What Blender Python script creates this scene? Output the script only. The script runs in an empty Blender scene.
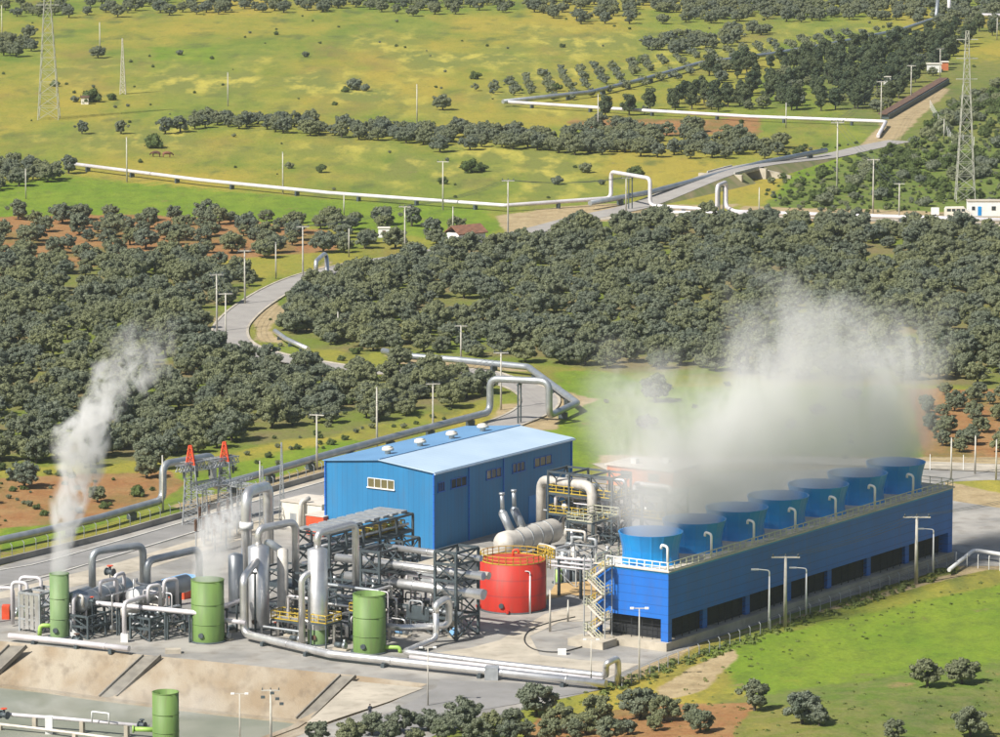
import bpy, bmesh, math, random
import numpy as np
from mathutils import Vector, Matrix
from mathutils.geometry import tessellate_polygon
random.seed(7)
rng = np.random.default_rng(11)
R = math.radians
PI = math.pi
scene = bpy.context.scene
COL = scene.collection

# ------------------------------------------------------------------ camera
F, CX, CY, HC = 5000.0, 500.0, 368.5, 133.0
TH = math.atan(758.0 / F)
cs, sn = math.cos(TH), math.sin(TH)

def P(px, py, z=0.0):
    """world point seen at photo pixel (px,py) on the level z"""
    dx, dv = (px - CX) / F, (CY - py) / F
    dy, dz = cs + dv * sn, -sn + dv * cs
    t = (z - HC) / dz
    return Vector((dx * t, dy * t, z))

def proj(x, y, z):
    rz = z - HC
    d = y * cs - rz * sn
    v = y * sn + rz * cs
    return CX + F * x / d, CY - F * v / d

HA, HB = P(596, 692), P(1000, 577)
_hd = (HB - HA).normalized()
_hn = Vector((_hd.y, -_hd.x))        # towards the camera
def hz(x, y):
    d = (x - HA.x) * _hn.x + (y - HA.y) * _hn.y
    t = np.clip(d / 45.0, 0, 1)
    far = np.clip((260 - d) / 120.0, 0, 1)
    return 3.2 * t * t * (3 - 2 * t) * far

def G(px, py, dz=0.0):
    z = 0.0
    for _ in range(40):
        p = P(px, py, z)
        z = 0.5 * z + 0.5 * float(hz(p.x, p.y))
    p = P(px, py, z)
    return Vector((p.x, p.y, z + dz))

def pxm(py):                         # pixels per metre near image row py
    return (py + 390) / 135.5

# ------------------------------------------------------------------ materials
def newmat(name):
    m = bpy.data.materials.new(name); m.use_nodes = True
    nt = m.node_tree; nt.nodes.clear()
    return m, nt
def N(nt, t, **kw):
    n = nt.nodes.new(t)
    for k, v in kw.items():
        if k.startswith('i_'):
            n.inputs[k[2:].replace('_', ' ')].default_value = v
        else: setattr(n, k, v)
    return n
def L(nt, a, b): nt.links.new(a, b)
def c4(c): return (c[0], c[1], c[2], 1.0)

def mat(name, c1, c2=None, rough=0.6, metal=0.0, scale=0.5, stretch=(1, 1, 1), bump=0.0, bscale=4.0, zline=0, zdark=0.55, detail=6, lo=.35, hi=.65, dirt=0.0, spec=None, uline=0, uvec=None):
    m, nt = newmat(name)
    out = N(nt, 'ShaderNodeOutputMaterial'); b = N(nt, 'ShaderNodeBsdfPrincipled')
    L(nt, b.outputs[0], out.inputs[0])
    b.inputs['Roughness'].default_value = rough; b.inputs['Metallic'].default_value = metal
    if spec is not None: b.inputs['Specular IOR Level'].default_value = spec
    geo = N(nt, 'ShaderNodeNewGeometry')
    mp = N(nt, 'ShaderNodeMapping'); mp.inputs['Scale'].default_value = stretch
    L(nt, geo.outputs['Position'], mp.inputs[0])
    nz = N(nt, 'ShaderNodeTexNoise'); nz.inputs['Scale'].default_value = scale; nz.inputs['Detail'].default_value = detail
    L(nt, mp.outputs[0], nz.inputs['Vector'])
    rmp = N(nt, 'ShaderNodeMapRange'); rmp.inputs[1].default_value = lo; rmp.inputs[2].default_value = hi
    L(nt, nz.outputs['Fac'], rmp.inputs[0])
    mx = N(nt, 'ShaderNodeMix', data_type='RGBA')
    c2 = c2 or tuple(v * 0.8 for v in c1)
    mx.inputs[6].default_value = c4(c1); mx.inputs[7].default_value = c4(c2)
    L(nt, rmp.outputs[0], mx.inputs[0])
    col = mx.outputs[2]
    if dirt:
        n2 = N(nt, 'ShaderNodeTexNoise'); n2.inputs['Scale'].default_value = scale * 3.3; n2.inputs['Detail'].default_value = 8
        L(nt, mp.outputs[0], n2.inputs['Vector'])
        r2 = N(nt, 'ShaderNodeMapRange'); r2.inputs[1].default_value = .5; r2.inputs[2].default_value = .75; r2.inputs[4].default_value = dirt
        L(nt, n2.outputs['Fac'], r2.inputs[0])
        m2 = N(nt, 'ShaderNodeMix', data_type='RGBA'); m2.inputs[7].default_value = (.12, .09, .06, 1)
        L(nt, r2.outputs[0], m2.inputs[0]); L(nt, col, m2.inputs[6]); col = m2.outputs[2]
    if zline or uline:
        if zline:
            sx = N(nt, 'ShaderNodeSeparateXYZ'); L(nt, geo.outputs['Position'], sx.inputs[0]); src = sx.outputs[2]; sp = zline
        else:
            dp = N(nt, 'ShaderNodeVectorMath', operation='DOT_PRODUCT'); dp.inputs[1].default_value = uvec
            L(nt, geo.outputs['Position'], dp.inputs[0]); src = dp.outputs['Value']; sp = uline
        d = N(nt, 'ShaderNodeMath', operation='DIVIDE'); d.inputs[1].default_value = sp; L(nt, src, d.inputs[0])
        fr = N(nt, 'ShaderNodeMath', operation='FRACT'); L(nt, d.outputs[0], fr.inputs[0])
        lt = N(nt, 'ShaderNodeMath', operation='LESS_THAN'); lt.inputs[1].default_value = .1; L(nt, fr.outputs[0], lt.inputs[0])
        ml = N(nt, 'ShaderNodeMath', operation='MULTIPLY'); ml.inputs[1].default_value = 1 - zdark; L(nt, lt.outputs[0], ml.inputs[0])
        m3 = N(nt, 'ShaderNodeMix', data_type='RGBA'); m3.inputs[7].default_value = (.01, .02, .04, 1)
        L(nt, ml.outputs[0], m3.inputs[0]); L(nt, col, m3.inputs[6]); col = m3.outputs[2]
    L(nt, col, b.inputs['Base Color'])
    if bump:
        n3 = N(nt, 'ShaderNodeTexNoise'); n3.inputs['Scale'].default_value = bscale; n3.inputs['Detail'].default_value = 5
        L(nt, geo.outputs['Position'], n3.inputs['Vector'])
        bp = N(nt, 'ShaderNodeBump'); bp.inputs['Strength'].default_value = bump; bp.inputs['Distance'].default_value = .3
        L(nt, n3.outputs['Fac'], bp.inputs['Height']); L(nt, bp.outputs[0], b.inputs['Normal'])
    return m

def foliage(name, ca, cb, cc, sc=.55):
    m, nt = newmat(name)
    out = N(nt, 'ShaderNodeOutputMaterial'); b = N(nt, 'ShaderNodeBsdfPrincipled')
    b.inputs['Roughness'].default_value = .65; b.inputs['Specular IOR Level'].default_value = .25
    oi = N(nt, 'ShaderNodeObjectInfo'); geo = N(nt, 'ShaderNodeNewGeometry')
    nz = N(nt, 'ShaderNodeTexNoise'); nz.inputs['Scale'].default_value = sc; nz.inputs['Detail'].default_value = 3
    L(nt, geo.outputs['Position'], nz.inputs['Vector'])
    rm = N(nt, 'ShaderNodeMapRange'); rm.inputs[1].default_value = .36; rm.inputs[2].default_value = .64
    L(nt, nz.outputs['Fac'], rm.inputs[0])
    m1 = N(nt, 'ShaderNodeMix', data_type='RGBA'); m1.inputs[6].default_value = c4(ca); m1.inputs[7].default_value = c4(cb)
    L(nt, rm.outputs[0], m1.inputs[0])
    n2 = N(nt, 'ShaderNodeTexNoise'); n2.inputs['Scale'].default_value = .035; n2.inputs['Detail'].default_value = 2
    L(nt, geo.outputs['Position'], n2.inputs['Vector'])
    ad = N(nt, 'ShaderNodeMath', operation='ADD'); L(nt, n2.outputs['Fac'], ad.inputs[0]); L(nt, oi.outputs['Random'], ad.inputs[1])
    r2 = N(nt, 'ShaderNodeMapRange'); r2.inputs[1].default_value = .55; r2.inputs[2].default_value = 1.5
    L(nt, ad.outputs[0], r2.inputs[0])
    m2 = N(nt, 'ShaderNodeMix', data_type='RGBA'); m2.inputs[7].default_value = c4(cc)
    L(nt, r2.outputs[0], m2.inputs[0]); L(nt, m1.outputs[2], m2.inputs[6])
    L(nt, m2.outputs[2], b.inputs['Base Color'])
    tr = N(nt, 'ShaderNodeBsdfTranslucent'); L(nt, m2.outputs[2], tr.inputs[0])
    ms = N(nt, 'ShaderNodeMixShader'); ms.inputs[0].default_value = .22
    L(nt, b.outputs[0], ms.inputs[1]); L(nt, tr.outputs[0], ms.inputs[2]); L(nt, ms.outputs[0], out.inputs[0])
    return m

M = {}
M['olive'] = foliage('olive_leaves', (.105, .130, .092), (.175, .198, .142), (.19, .205, .10))
M['pine'] = foliage('pine_needles', (.045, .07, .038), (.08, .105, .055), (.09, .11, .05))
M['shrub'] = foliage('shrub_leaves', (.06, .09, .025), (.11, .15, .04), (.09, .12, .04))
M['weed'] = foliage('weed_leaves', (.10, .16, .03), (.18, .22, .05), (.16, .17, .06), 1.2)
M['bark'] = mat('bark', (.09, .075, .06), (.05, .04, .032), .9, scale=3)
M['alu'] = mat('aluminium_cladding', (.80, .79, .77), (.62, .61, .60), .36, .8, scale=.5, dirt=.12)
M['aluw'] = mat('white_cladding', (.74, .70, .71), (.60, .57, .58), .5, .25, scale=.35, dirt=.12)
M['alug'] = mat('grey_cladding', (.46, .48, .49), (.34, .37, .39), .42, .65, scale=.5, dirt=.12)
M['alub'] = mat('beige_cladding', (.66, .62, .55), (.52, .48, .42), .55, .2, scale=.7, dirt=.15)
M['green'] = mat('green_paint', (.15, .255, .06), (.11, .195, .05), .6, 0, scale=.9, stretch=(1, 1, .15), dirt=.35)
M['greend'] = mat('dull_green_paint', (.19, .29, .12), (.14, .23, .09), .6, 0, scale=.9, stretch=(1, 1, .25), dirt=.25)
M['red'] = mat('red_paint', (.50, .020, .007), (.38, .018, .008), .6, 0, scale=.7, stretch=(1, 1, .15), dirt=.3, zline=2.2, zdark=.75)
M['redtop'] = mat('red_roof_paint', (.52, .05, .022), (.42, .04, .02), .6, 0, scale=.5)
M['steel'] = mat('dark_steel', (.085, .11, .12), (.06, .075, .085), .55, .2, scale=1)
M['steell'] = mat('galvanised_steel', (.45, .47, .48), (.32, .34, .35), .5, .4, scale=1)
M['yellow'] = mat('yellow_rail_paint', (.60, .42, .04), (.45, .32, .05), .5, 0, scale=1)
M['rail'] = mat('pale_rail_paint', (.55, .55, .38), (.42, .42, .30), .5, 0, scale=1)
M['white'] = mat('white_paint', (.8, .8, .78), (.7, .7, .68), .5, 0, scale=1)
M['concrete'] = mat('pole_concrete', (.55, .52, .45), (.42, .40, .35), .85, 0, scale=1)
M['cream'] = mat('cream_render', (.72, .68, .58), (.62, .58, .50), .85, 0, scale=.4, dirt=.1)
M['orange'] = mat('orange_cladding', (.62, .19, .07), (.5, .15, .06), .65, 0, scale=.6, dirt=.1)
M['orangered'] = mat('orange_red_paint', (.75, .09, .03), (.6, .07, .02), .5, 0, scale=1)
M['brown'] = mat('rusty_brown', (.16, .085, .05), (.09, .055, .04), .85, 0, scale=.7)
M['dark'] = mat('dark_interior', (.012, .014, .018), (.02, .022, .026), .8)  # near-black colour standing in for the shade inside the tower openings
M['black'] = mat('black_rubber', (.02, .02, .02), (.03, .03, .03), .7)
M['tile'] = mat('clay_tile', (.26, .12, .07), (.18, .09, .055), .9, scale=1.2)
M['roofpale'] = mat('pale_roof', (.62, .56, .48), (.5, .45, .38), .8, scale=.4, dirt=.1)
M['skin'] = mat('skin', (.45, .28, .2))
M['hair'] = mat('hair', (.02, .015, .01))
M['clothd'] = mat('dark_clothes', (.03, .04, .06), (.02, .025, .04), .9)
M['hide'] = mat('brown_hide', (.16, .07, .04), (.07, .035, .025), .9, scale=2)
UV = Vector((.557, .83, 0)).normalized(); VL = Vector((-.83, .557, 0)).normalized()
M['bluewall'] = mat('blue_cladding', (.010, .145, .55), (.010, .125, .48), .5, 0, scale=.35, stretch=(1, 1, .18), zline=1.15, zdark=.72, dirt=.18)
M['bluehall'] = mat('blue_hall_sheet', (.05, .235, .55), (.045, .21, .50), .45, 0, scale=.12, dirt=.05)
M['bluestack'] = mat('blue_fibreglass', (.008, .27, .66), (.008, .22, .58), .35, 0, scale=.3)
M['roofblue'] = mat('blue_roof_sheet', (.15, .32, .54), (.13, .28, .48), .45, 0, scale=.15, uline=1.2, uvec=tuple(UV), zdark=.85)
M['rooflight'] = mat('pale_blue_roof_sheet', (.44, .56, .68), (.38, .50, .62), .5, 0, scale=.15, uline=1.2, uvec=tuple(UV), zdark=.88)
M['shedblue'] = mat('sky_blue_roof', (.25, .5, .8), (.2, .42, .72), .5)
M['asphalt'] = mat('road_asphalt', (.34, .32, .29), (.27, .25, .23), .9, 0, scale=.25, bump=.1, lo=.3, hi=.7, dirt=.12)
M['asphaltd'] = mat('grey_asphalt', (.27, .26, .25), (.20, .195, .185), .9, 0, scale=.2, lo=.3, hi=.7, dirt=.15)
M['yard'] = mat('yard_concrete', (.35, .33, .295), (.23, .222, .205), .9, 0, scale=.12, bump=.1, lo=.40, hi=.58, dirt=.45, detail=9)
M['pale'] = mat('pale_concrete', (.50, .445, .355), (.37, .33, .26), .9, 0, scale=.2, lo=.35, hi=.65, dirt=.35, detail=9)
M['kerb'] = mat('kerb_concrete', (.6, .58, .52), (.48, .46, .42), .85)
M['slope'] = mat('stained_slope_concrete', (.27, .205, .13), (.36, .31, .235), .9, 0, scale=.22, stretch=(1, .35, 1.2), bump=.25, lo=.35, hi=.62, dirt=.5, detail=10)
M['pondfloor'] = mat('pond_silt', (.17, .185, .14), (.26, .26, .21), .8, 0, scale=.12, lo=.3, hi=.7)
M['channel'] = mat('channel_concrete', (.17, .155, .13), (.25, .23, .19), .9, scale=.8)
M['limey'] = mat('lime_green_paint', (.35, .55, .12), (.28, .45, .1), .5)

def glassmat(name, c, r=.12):
    m, nt = newmat(name)
    out = N(nt, 'ShaderNodeOutputMaterial'); b = N(nt, 'ShaderNodeBsdfPrincipled')
    b.inputs['Base Color'].default_value = c4(c); b.inputs['Roughness'].default_value = r; b.inputs['Specular IOR Level'].default_value = .8
    L(nt, b.outputs[0], out.inputs[0]); return m
M['glass'] = glassmat('window_glass', (.14, .12, .05))
M['glassd'] = glassmat('dark_glass', (.03, .04, .05))

# ------------------------------------------------------------------ mesh builder
ORG = {}
class B:
    def __init__(s): s.v = []; s.f = []; s.sm = []
    def quad(s, a, b, c, d, smooth=False):
        i = len(s.v); s.v += [tuple(a), tuple(b), tuple(c), tuple(d)]; s.f.append((i, i + 1, i + 2, i + 3)); s.sm.append(smooth)
    def hexa(s, p):           # p: 8 points, bottom ring then top ring
        i = len(s.v); s.v += [tuple(q) for q in p]
        for f in ((3, 2, 1, 0), (4, 5, 6, 7), (0, 1, 5, 4), (1, 2, 6, 5), (2, 3, 7, 6), (3, 0, 4, 7)):
            s.f.append(tuple(i + k for k in f)); s.sm.append(False)
        return s
    def obox(s, o, a, b, z0, z1, ex, ey):
        """box from origin o spanning a=(a0,a1) along ex and b=(b0,b1) along ey"""
        q = [o + ex * a[0] + ey * b[0], o + ex * a[1] + ey * b[0], o + ex * a[1] + ey * b[1], o + ex * a[0] + ey * b[1]]
        return s.hexa([Vector((p.x, p.y, z0)) for p in q] + [Vector((p.x, p.y, z1)) for p in q])
    def box(s, c, sx, sy, sz, rz=0):
        ex = Vector((math.cos(rz), math.sin(rz), 0)); ey = Vector((-ex.y, ex.x, 0))
        return s.obox(Vector(c), (-sx / 2, sx / 2), (-sy / 2, sy / 2), c[2] - sz / 2, c[2] + sz / 2, ex, ey)
    def bar(s, p0, p1, w, h=None):
        p0, p1 = Vector(p0), Vector(p1); h = h or w
        d = (p1 - p0).normalized(); up = Vector((0, 0, 1))
        if abs(d.z) > .95: up = Vector((.557, .83, 0))
        x = d.cross(up).normalized(); y = x.cross(d).normalized()
        r = []
        for p in (p0, p1):
            r.append([p + x * (i * w / 2) + y * (j * h / 2) for i, j in ((-1, -1), (1, -1), (1, 1), (-1, 1))])
        return s.hexa(r[0] + r[1])
    def ring(s, c, x, y, r, n):
        i = len(s.v)
        for k in range(n):
            a = 2 * PI * k / n; s.v.append(tuple(c + x * (r * math.cos(a)) + y * (r * math.sin(a))))
        return i
    def tube(s, pts, r, n=12, bend=None, caps=True, rings=0, rr=1.12):
        pts = [Vector(p) for p in pts]; bend = 2.0 * r if bend is None else bend
        path = [pts[0]]
        for k in range(1, len(pts) - 1):
            a, b, c = pts[k - 1], pts[k], pts[k + 1]
            u, w = (a - b), (c - b); lu, lw = u.length, w.length; u.normalize(); w.normalize()
            ang = u.angle(w)
            if ang > PI - .02 or bend <= 0: path.append(b); continue
            t = min(bend / math.tan(ang / 2), lu * .48, lw * .48)
            p0, p1 = b + u * t, b + w * t
            for q in range(6):
                f = q / 5; path.append(p0 * (1 - f) ** 2 + b * (2 * f * (1 - f)) + p1 * f * f)
        path.append(pts[-1])
        d0 = (path[1] - path[0]).normalized(); up = Vector((0, 0, 1)) if abs(d0.z) < .9 else Vector((1, 0, 0))
        x = d0.cross(up).normalized(); idx = []
        dprev = d0
        for k, p in enumerate(path):
            if k == 0: d = d0
            elif k == len(path) - 1: d = (path[-1] - path[-2]).normalized()
            else: d = ((path[k] - path[k - 1]).normalized() + (path[k + 1] - path[k]).normalized()).normalized()
            x = (x - d * x.dot(d)).normalized(); y = d.cross(x)
            idx.append(s.ring(p, x, y, r, n))
        for a, b in zip(idx[:-1], idx[1:]):
            for k in range(n):
                s.f.append((a + k, a + (k + 1) % n, b + (k + 1) % n, b + k)); s.sm.append(True)
        if caps:
            s.f.append(tuple(idx[0] + k for k in range(n))[::-1]); s.sm.append(False)
            s.f.append(tuple(idx[-1] + k for k in range(n))); s.sm.append(False)
        if rings:
            for a, b in zip(pts[:-1], pts[1:]):
                ln = (b - a).length; d = (b - a).normalized()
                q = rings
                while q < ln - rings * .5:
                    s.cyl(a + d * (q - .08), a + d * (q + .08), r * rr, r * rr, n); q += rings
        return s
    def cyl(s, p0, p1, r0, r1=None, n=16, caps=(True, True)):
        p0, p1 = Vector(p0), Vector(p1); r1 = r0 if r1 is None else r1
        d = (p1 - p0).normalized(); up = Vector((0, 0, 1)) if abs(d.z) < .9 else Vector((1, 0, 0))
        x = d.cross(up).normalized(); y = d.cross(x)
        a = s.ring(p0, x, y, r0, n); b = s.ring(p1, x, y, r1, n)
        for k in range(n):
            s.f.append((a + k, b + k, b + (k + 1) % n, a + (k + 1) % n)); s.sm.append(True)
        if caps[0]: s.f.append(tuple(a + k for k in range(n))); s.sm.append(False)
        if caps[1]: s.f.append(tuple(b + k for k in range(n))[::-1]); s.sm.append(False)
        return s
    def lathe(s, o, axis, prof, n=24):
        """prof: list of (dist along axis, radius)"""
        o = Vector(o); d = Vector(axis).normalized(); up = Vector((0, 0, 1)) if abs(d.z) < .9 else Vector((1, 0, 0))
        x = d.cross(up).normalized(); y = d.cross(x)
        ids = [s.ring(o + d * t, x, y, max(r, 1e-3), n) for t, r in prof]
        for a, b in zip(ids[:-1], ids[1:]):
            for k in range(n):
                s.f.append((a + k, b + k, b + (k + 1) % n, a + (k + 1) % n)); s.sm.append(True)
        return s
    def poly(s, pts):
        tr = tessellate_polygon([[Vector(p) for p in pts]]); i = len(s.v); s.v += [tuple(p) for p in pts]
        for t in tr:
            a, b, c = [Vector(pts[k]) for k in t]
            if (b - a).cross(c - a).z < 0: t = (t[0], t[2], t[1])
            s.f.append(tuple(i + k for k in t)); s.sm.append(False)
        return s
    def build(s, name, m, parent=None, loc=None):
        if parent is not None: o0 = ORG[parent.name]
        else: o0 = Vector(loc) if loc is not None else Vector((0, 0, 0))
        me = bpy.data.meshes.new(name)
        me.from_pydata([(v[0] - o0.x, v[1] - o0.y, v[2] - o0.z) for v in s.v], [], s.f)
        me.polygons.foreach_set('use_smooth', s.sm)
        me.materials.append(m); me.update()
        ob = bpy.data.objects.new(name, me); COL.objects.link(ob)
        if parent is not None: ob.parent = parent
        else: ob.location = o0
        ORG[ob.name] = o0.copy()
        return ob

def tag(o, label=None, cat=None, group=None, kind=None):
    if label: o['label'] = label
    if cat: o['category'] = cat
    if group: o['group'] = group
    if kind: o['kind'] = kind
    return o
def thing(name, label, cat, loc, group=None, rz=0):
    o = bpy.data.objects.new(name, None); COL.objects.link(o); o.location = loc; o.rotation_euler = (0, 0, rz)
    o.empty_display_size = .5
    ORG[o.name] = Vector(loc); return tag(o, label, cat, group)
def lthing(name, label, cat, group=None):      # prototype built round the origin
    return thing(name, label, cat, (0, 0, 0), group)
KIDS = {}
def kids(o): return [c for c in o.children]
def dup(root, loc, rz=0, scale=1.0, label=None, group=None, cat=None):
    r = root.copy(); COL.objects.link(r); r.location = loc; r.rotation_euler = (0, 0, rz); r.scale = (scale,) * 3
    if label: r['label'] = label
    if group: r['group'] = group
    for ch in KIDS.get(root.name) or KIDS.setdefault(root.name, kids(root)):
        c = ch.copy(); COL.objects.link(c); c.parent = r
        for g in KIDS.get(ch.name) if ch.name in KIDS else KIDS.setdefault(ch.name, kids(ch)):
            d = g.copy(); COL.objects.link(d); d.parent = c
    return r
def struct(name, b, m, kind='structure'):
    o = b.build(name, m); o['kind'] = kind; return o

# ------------------------------------------------------------------ polylines and zones (photo pixels)
ROAD1 = [(372, 262), (345, 268), (312, 276), (282, 288), (258, 302), (240, 316), (230, 330), (236, 344), (262, 354), (300, 362), (360, 371), (420, 372), (470, 372), (500, 380), (528, 389), (540, 400), (532, 412), (505, 424), (470, 436), (420, 450), (380, 462)]
ROAD2 = [(372, 262), (420, 255), (480, 243), (530, 232), (580, 219), (640, 206), (700, 190), (760, 174), (820, 159), (870, 147), (900, 141)]
ROAD3 = [(585, 219), (640, 216), (720, 215), (800, 217), (900, 221), (1010, 225)]
DIRTRAMP = [(888, 138), (905, 120), (925, 103), (945, 90), (975, 78), (1010, 66)]
def wpoly(px, z=None): return [G(*p) if z is None else P(p[0], p[1], z) for p in px]

def smooth_line(pts, n=6):
    out = []
    for i in range(len(pts) - 1):
        p0 = pts[max(i - 1, 0)]; p1 = pts[i]; p2 = pts[i + 1]; p3 = pts[min(i + 2, len(pts) - 1)]
        for k in range(n):
            t = k / n
            out.append(0.5 * ((2 * p1) + (-p0 + p2) * t + (2 * p0 - 5 * p1 + 4 * p2 - p3) * t * t + (-p0 + 3 * p1 - 3 * p2 + p3) * t ** 3))
    out.append(pts[-1]); return out

def segdist(x, y, line):
    d = np.full(np.shape(x), 1e9)
    for a, b in zip(line[:-1], line[1:]):
        ax, ay, bx, by = a[0], a[1], b[0], b[1]; ll = (bx - ax) ** 2 + (by - ay) ** 2 + 1e-9
        t = np.clip(((x - ax) * (bx - ax) + (y - ay) * (by - ay)) / ll, 0, 1)
        d = np.minimum(d, np.hypot(x - ax - t * (bx - ax), y - ay - t * (by - ay)))
    return d
def inpoly(x, y, poly):
    r = np.zeros(np.shape(x), bool); n = len(poly)
    for i in range(n):
        x1, y1 = poly[i]; x2, y2 = poly[(i + 1) % n]
        if y1 == y2: continue
        c = ((y1 > y) != (y2 > y)) & (x < (x2 - x1) * (y - y1) / (y2 - y1) + x1)
        r ^= c
    return r
def sdf(x, y, poly, ky=3.0):
    pl = [(a, b * ky) for a, b in poly]
    d = segdist(x, y * ky, pl + [pl[0]])
    return np.where(inpoly(x, y * ky, pl), d, -d)

# pond
CREST = [(-160, 624), (0, 641), (62, 648), (145, 655), (265, 667), (350, 675), (428, 684), (392, 702), (335, 722), (255, 752), (170, 800)]
TOE = [(-160, 668), (-12, 685), (48, 692), (98, 699), (220, 714), (296, 722), (304, 724), (296, 729), (272, 738), (212, 760), (130, 806)]
PONDPX = CREST + [(-160, 800)]
PIPE_A = [(68, 166), (200, 182), (330, 195), (500, 207), (612, 198)]

SOIL = [[(-30, 218), (120, 214), (250, 220), (330, 232), (340, 250), (200, 262), (60, 268), (-30, 290)],
        [(-30, 482), (40, 476), (110, 474), (168, 470), (185, 486), (150, 505), (90, 520), (-30, 532)],
        [(908, 388), (1030, 390), (1030, 465), (925, 463)],
        [(540, 715), (600, 712), (660, 705), (755, 703), (742, 722), (722, 750), (520, 750)],
        [(560, 120), (760, 118), (760, 135), (600, 136)]]
YEL = [[(60, 65), (250, 60), (520, 95), (560, 112), (420, 112), (200, 92), (60, 85)], [(20, 120), (120, 118), (300, 140), (420, 150), (200, 152), (40, 140)],
       [(350, 40), (620, 25), (640, 60), (450, 80)], [(380, 145), (640, 150), (640, 190), (520, 200), (330, 180)], [(500, 70), (800, 30), (860, 30), (700, 66), (560, 92)],
       [(948, 478), (1030, 480), (1030, 512), (960, 500)]]
LUSH = [[(-30, 190), (60, 176), (200, 188), (330, 200), (480, 208), (505, 225), (480, 242), (330, 228), (200, 222), (-30, 222)],
        [(556, 372), (600, 370), (645, 380), (660, 420), (620, 458), (575, 470), (540, 440)], [(640, 385), (760, 388), (900, 385), (905, 450), (640, 450)],
        [(160, 480), (340, 440), (380, 440), (240, 490)], [(0, 515), (180, 498), (60, 540), (0, 552)], [(700, 650), (1030, 578), (1030, 690), (760, 705)],
        [(800, 160), (1030, 140), (1030, 215), (760, 212)], [(150, 48), (220, 46), (215, 62), (155, 60)], [(600, 380), (640, 380), (620, 460), (590, 460)], [(-30, 300), (60, 300), (60, 420), (-30, 420)]]
DIRT = [[(495, 216), (560, 207), (612, 203), (700, 205), (745, 204), (700, 214), (600, 222), (510, 240)], [(742, 206), (1030, 214), (1030, 226), (742, 222)],
        [(880, 125), (905, 100), (935, 85), (950, 90), (925, 112), (900, 138), (860, 146)], [(170, 506), (320, 466), (345, 462), (340, 470), (190, 512)],
        [(252, 318), (275, 300), (285, 310), (270, 330), (285, 345), (258, 340)], [(655, 690), (690, 668), (735, 648), (740, 655), (705, 690), (660, 702)],
        [(520, 380), (600, 400), (560, 412), (540, 400)], [(385, 355), (530, 366), (530, 372), (400, 364)], [(500, 405), (530, 400), (520, 380), (560, 385), (560, 430), (490, 430)],
        [(600, 455), (740, 457), (1010, 457), (1030, 478), (900, 474), (740, 470), (600, 470)], [(940, 480), (1030, 500), (1030, 570), (960, 570)], [(600, 665), (660, 655), (1000, 560), (1000, 566), (700, 645), (620, 690)],
        [(215, 330), (225, 320), (262, 298), (330, 266), (330, 262), (250, 296), (215, 320)]]
GROVE = [[(-40, 262), (80, 256), (200, 252), (262, 280), (225, 305), (212, 335), (240, 356), (300, 366), (400, 378), (470, 380), (495, 396), (485, 402), (430, 412), (360, 430), (300, 440), (230, 452), (120, 462), (60, 466), (-40, 470)],
         [(290, 300), (345, 272), (420, 256), (500, 244), (560, 228), (600, 222), (700, 220), (860, 226), (1040, 230), (1040, 390), (930, 386), (900, 383), (780, 382), (650, 374), (560, 368), (470, 356), (380, 350), (310, 350), (275, 330), (276, 312)]]
SCRUB = [[(780, 60), (1030, 60), (1030, 215), (760, 212), (820, 170), (880, 145)], [(720, 700), (1030, 655), (1030, 780), (700, 780)]]

# ------------------------------------------------------------------ ground
def axis(lo, hi, step, ext, grow=1.35):
    a = list(np.arange(lo, hi + step * .5, step)); s = step; x = a[0]; left = []
    while x > -ext: s *= grow; x -= s; left.append(x)
    s = step; x = a[-1]; right = []
    while x < ext: s *= grow; x += s; right.append(x)
    return np.array(left[::-1] + a + right)
gx = axis(-190, 190, 1.1, 4000)
gy = np.concatenate([axis(560, 820, 1.4, 0)[0:0], np.arange(-4000, 400, 200.), np.arange(400, 560, 8.), np.arange(560, 830, 1.3), np.arange(830, 1250, 3.0), np.arange(1250, 1900, 6.), np.arange(1900, 2400, 60.), np.arange(2400, 4300, 300.)])
X, Y = np.meshgrid(gx, gy)
Z = hz(X, Y)
PX, PY = proj(X, np.maximum(Y, 300), Z)
PX = np.where(Y < 300, 5000, PX)
def mk(polys, soft=5.0):
    r = np.full(X.shape, -1.0)
    for p in polys: r = np.maximum(r, np.clip(sdf(PX, PY, p) / soft, -1, 1))
    return r * .5 + .5
masks = [mk(SOIL), mk(YEL, 40), mk(LUSH, 9), mk(DIRT, 4), mk(GROVE, 12), mk(SCRUB, 16)]
nx_, ny_ = len(gx), len(gy)
idx = np.arange(nx_ * ny_).reshape(ny_, nx_)
fa = np.stack([idx[:-1, :-1], idx[:-1, 1:], idx[1:, 1:], idx[1:, :-1]], -1).reshape(-1, 4)
pondw = [(p.x, p.y) for p in wpoly(PONDPX, 0)]
inp = inpoly(X, Y, pondw).ravel()
fa = fa[~inp[fa].any(1)]
me = bpy.data.meshes.new('ground')
me.vertices.add(nx_ * ny_); me.vertices.foreach_set('co', np.stack([X, Y, Z], -1).ravel().astype(np.float32))
me.loops.add(fa.size); me.loops.foreach_set('vertex_index', fa.ravel().astype(np.int32))
me.polygons.add(len(fa)); me.polygons.foreach_set('loop_start', (np.arange(len(fa)) * 4).astype(np.int32))
me.polygons.foreach_set('loop_total', np.full(len(fa), 4, np.int32))
me.update(calc_edges=True); me.validate()
me.polygons.foreach_set('use_smooth', np.ones(len(me.polygons), bool))
for nm, trio in (('zones_a', masks[:3]), ('zones_b', masks[3:])):
    at = me.color_attributes.new(nm, 'FLOAT_COLOR', 'POINT')
    at.data.foreach_set('color', np.stack([t.ravel() for t in trio] + [np.ones(X.size)], -1).ravel().astype(np.float32))
ground = bpy.data.objects.new('ground', me); COL.objects.link(ground); ground['kind'] = 'structure'

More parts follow.
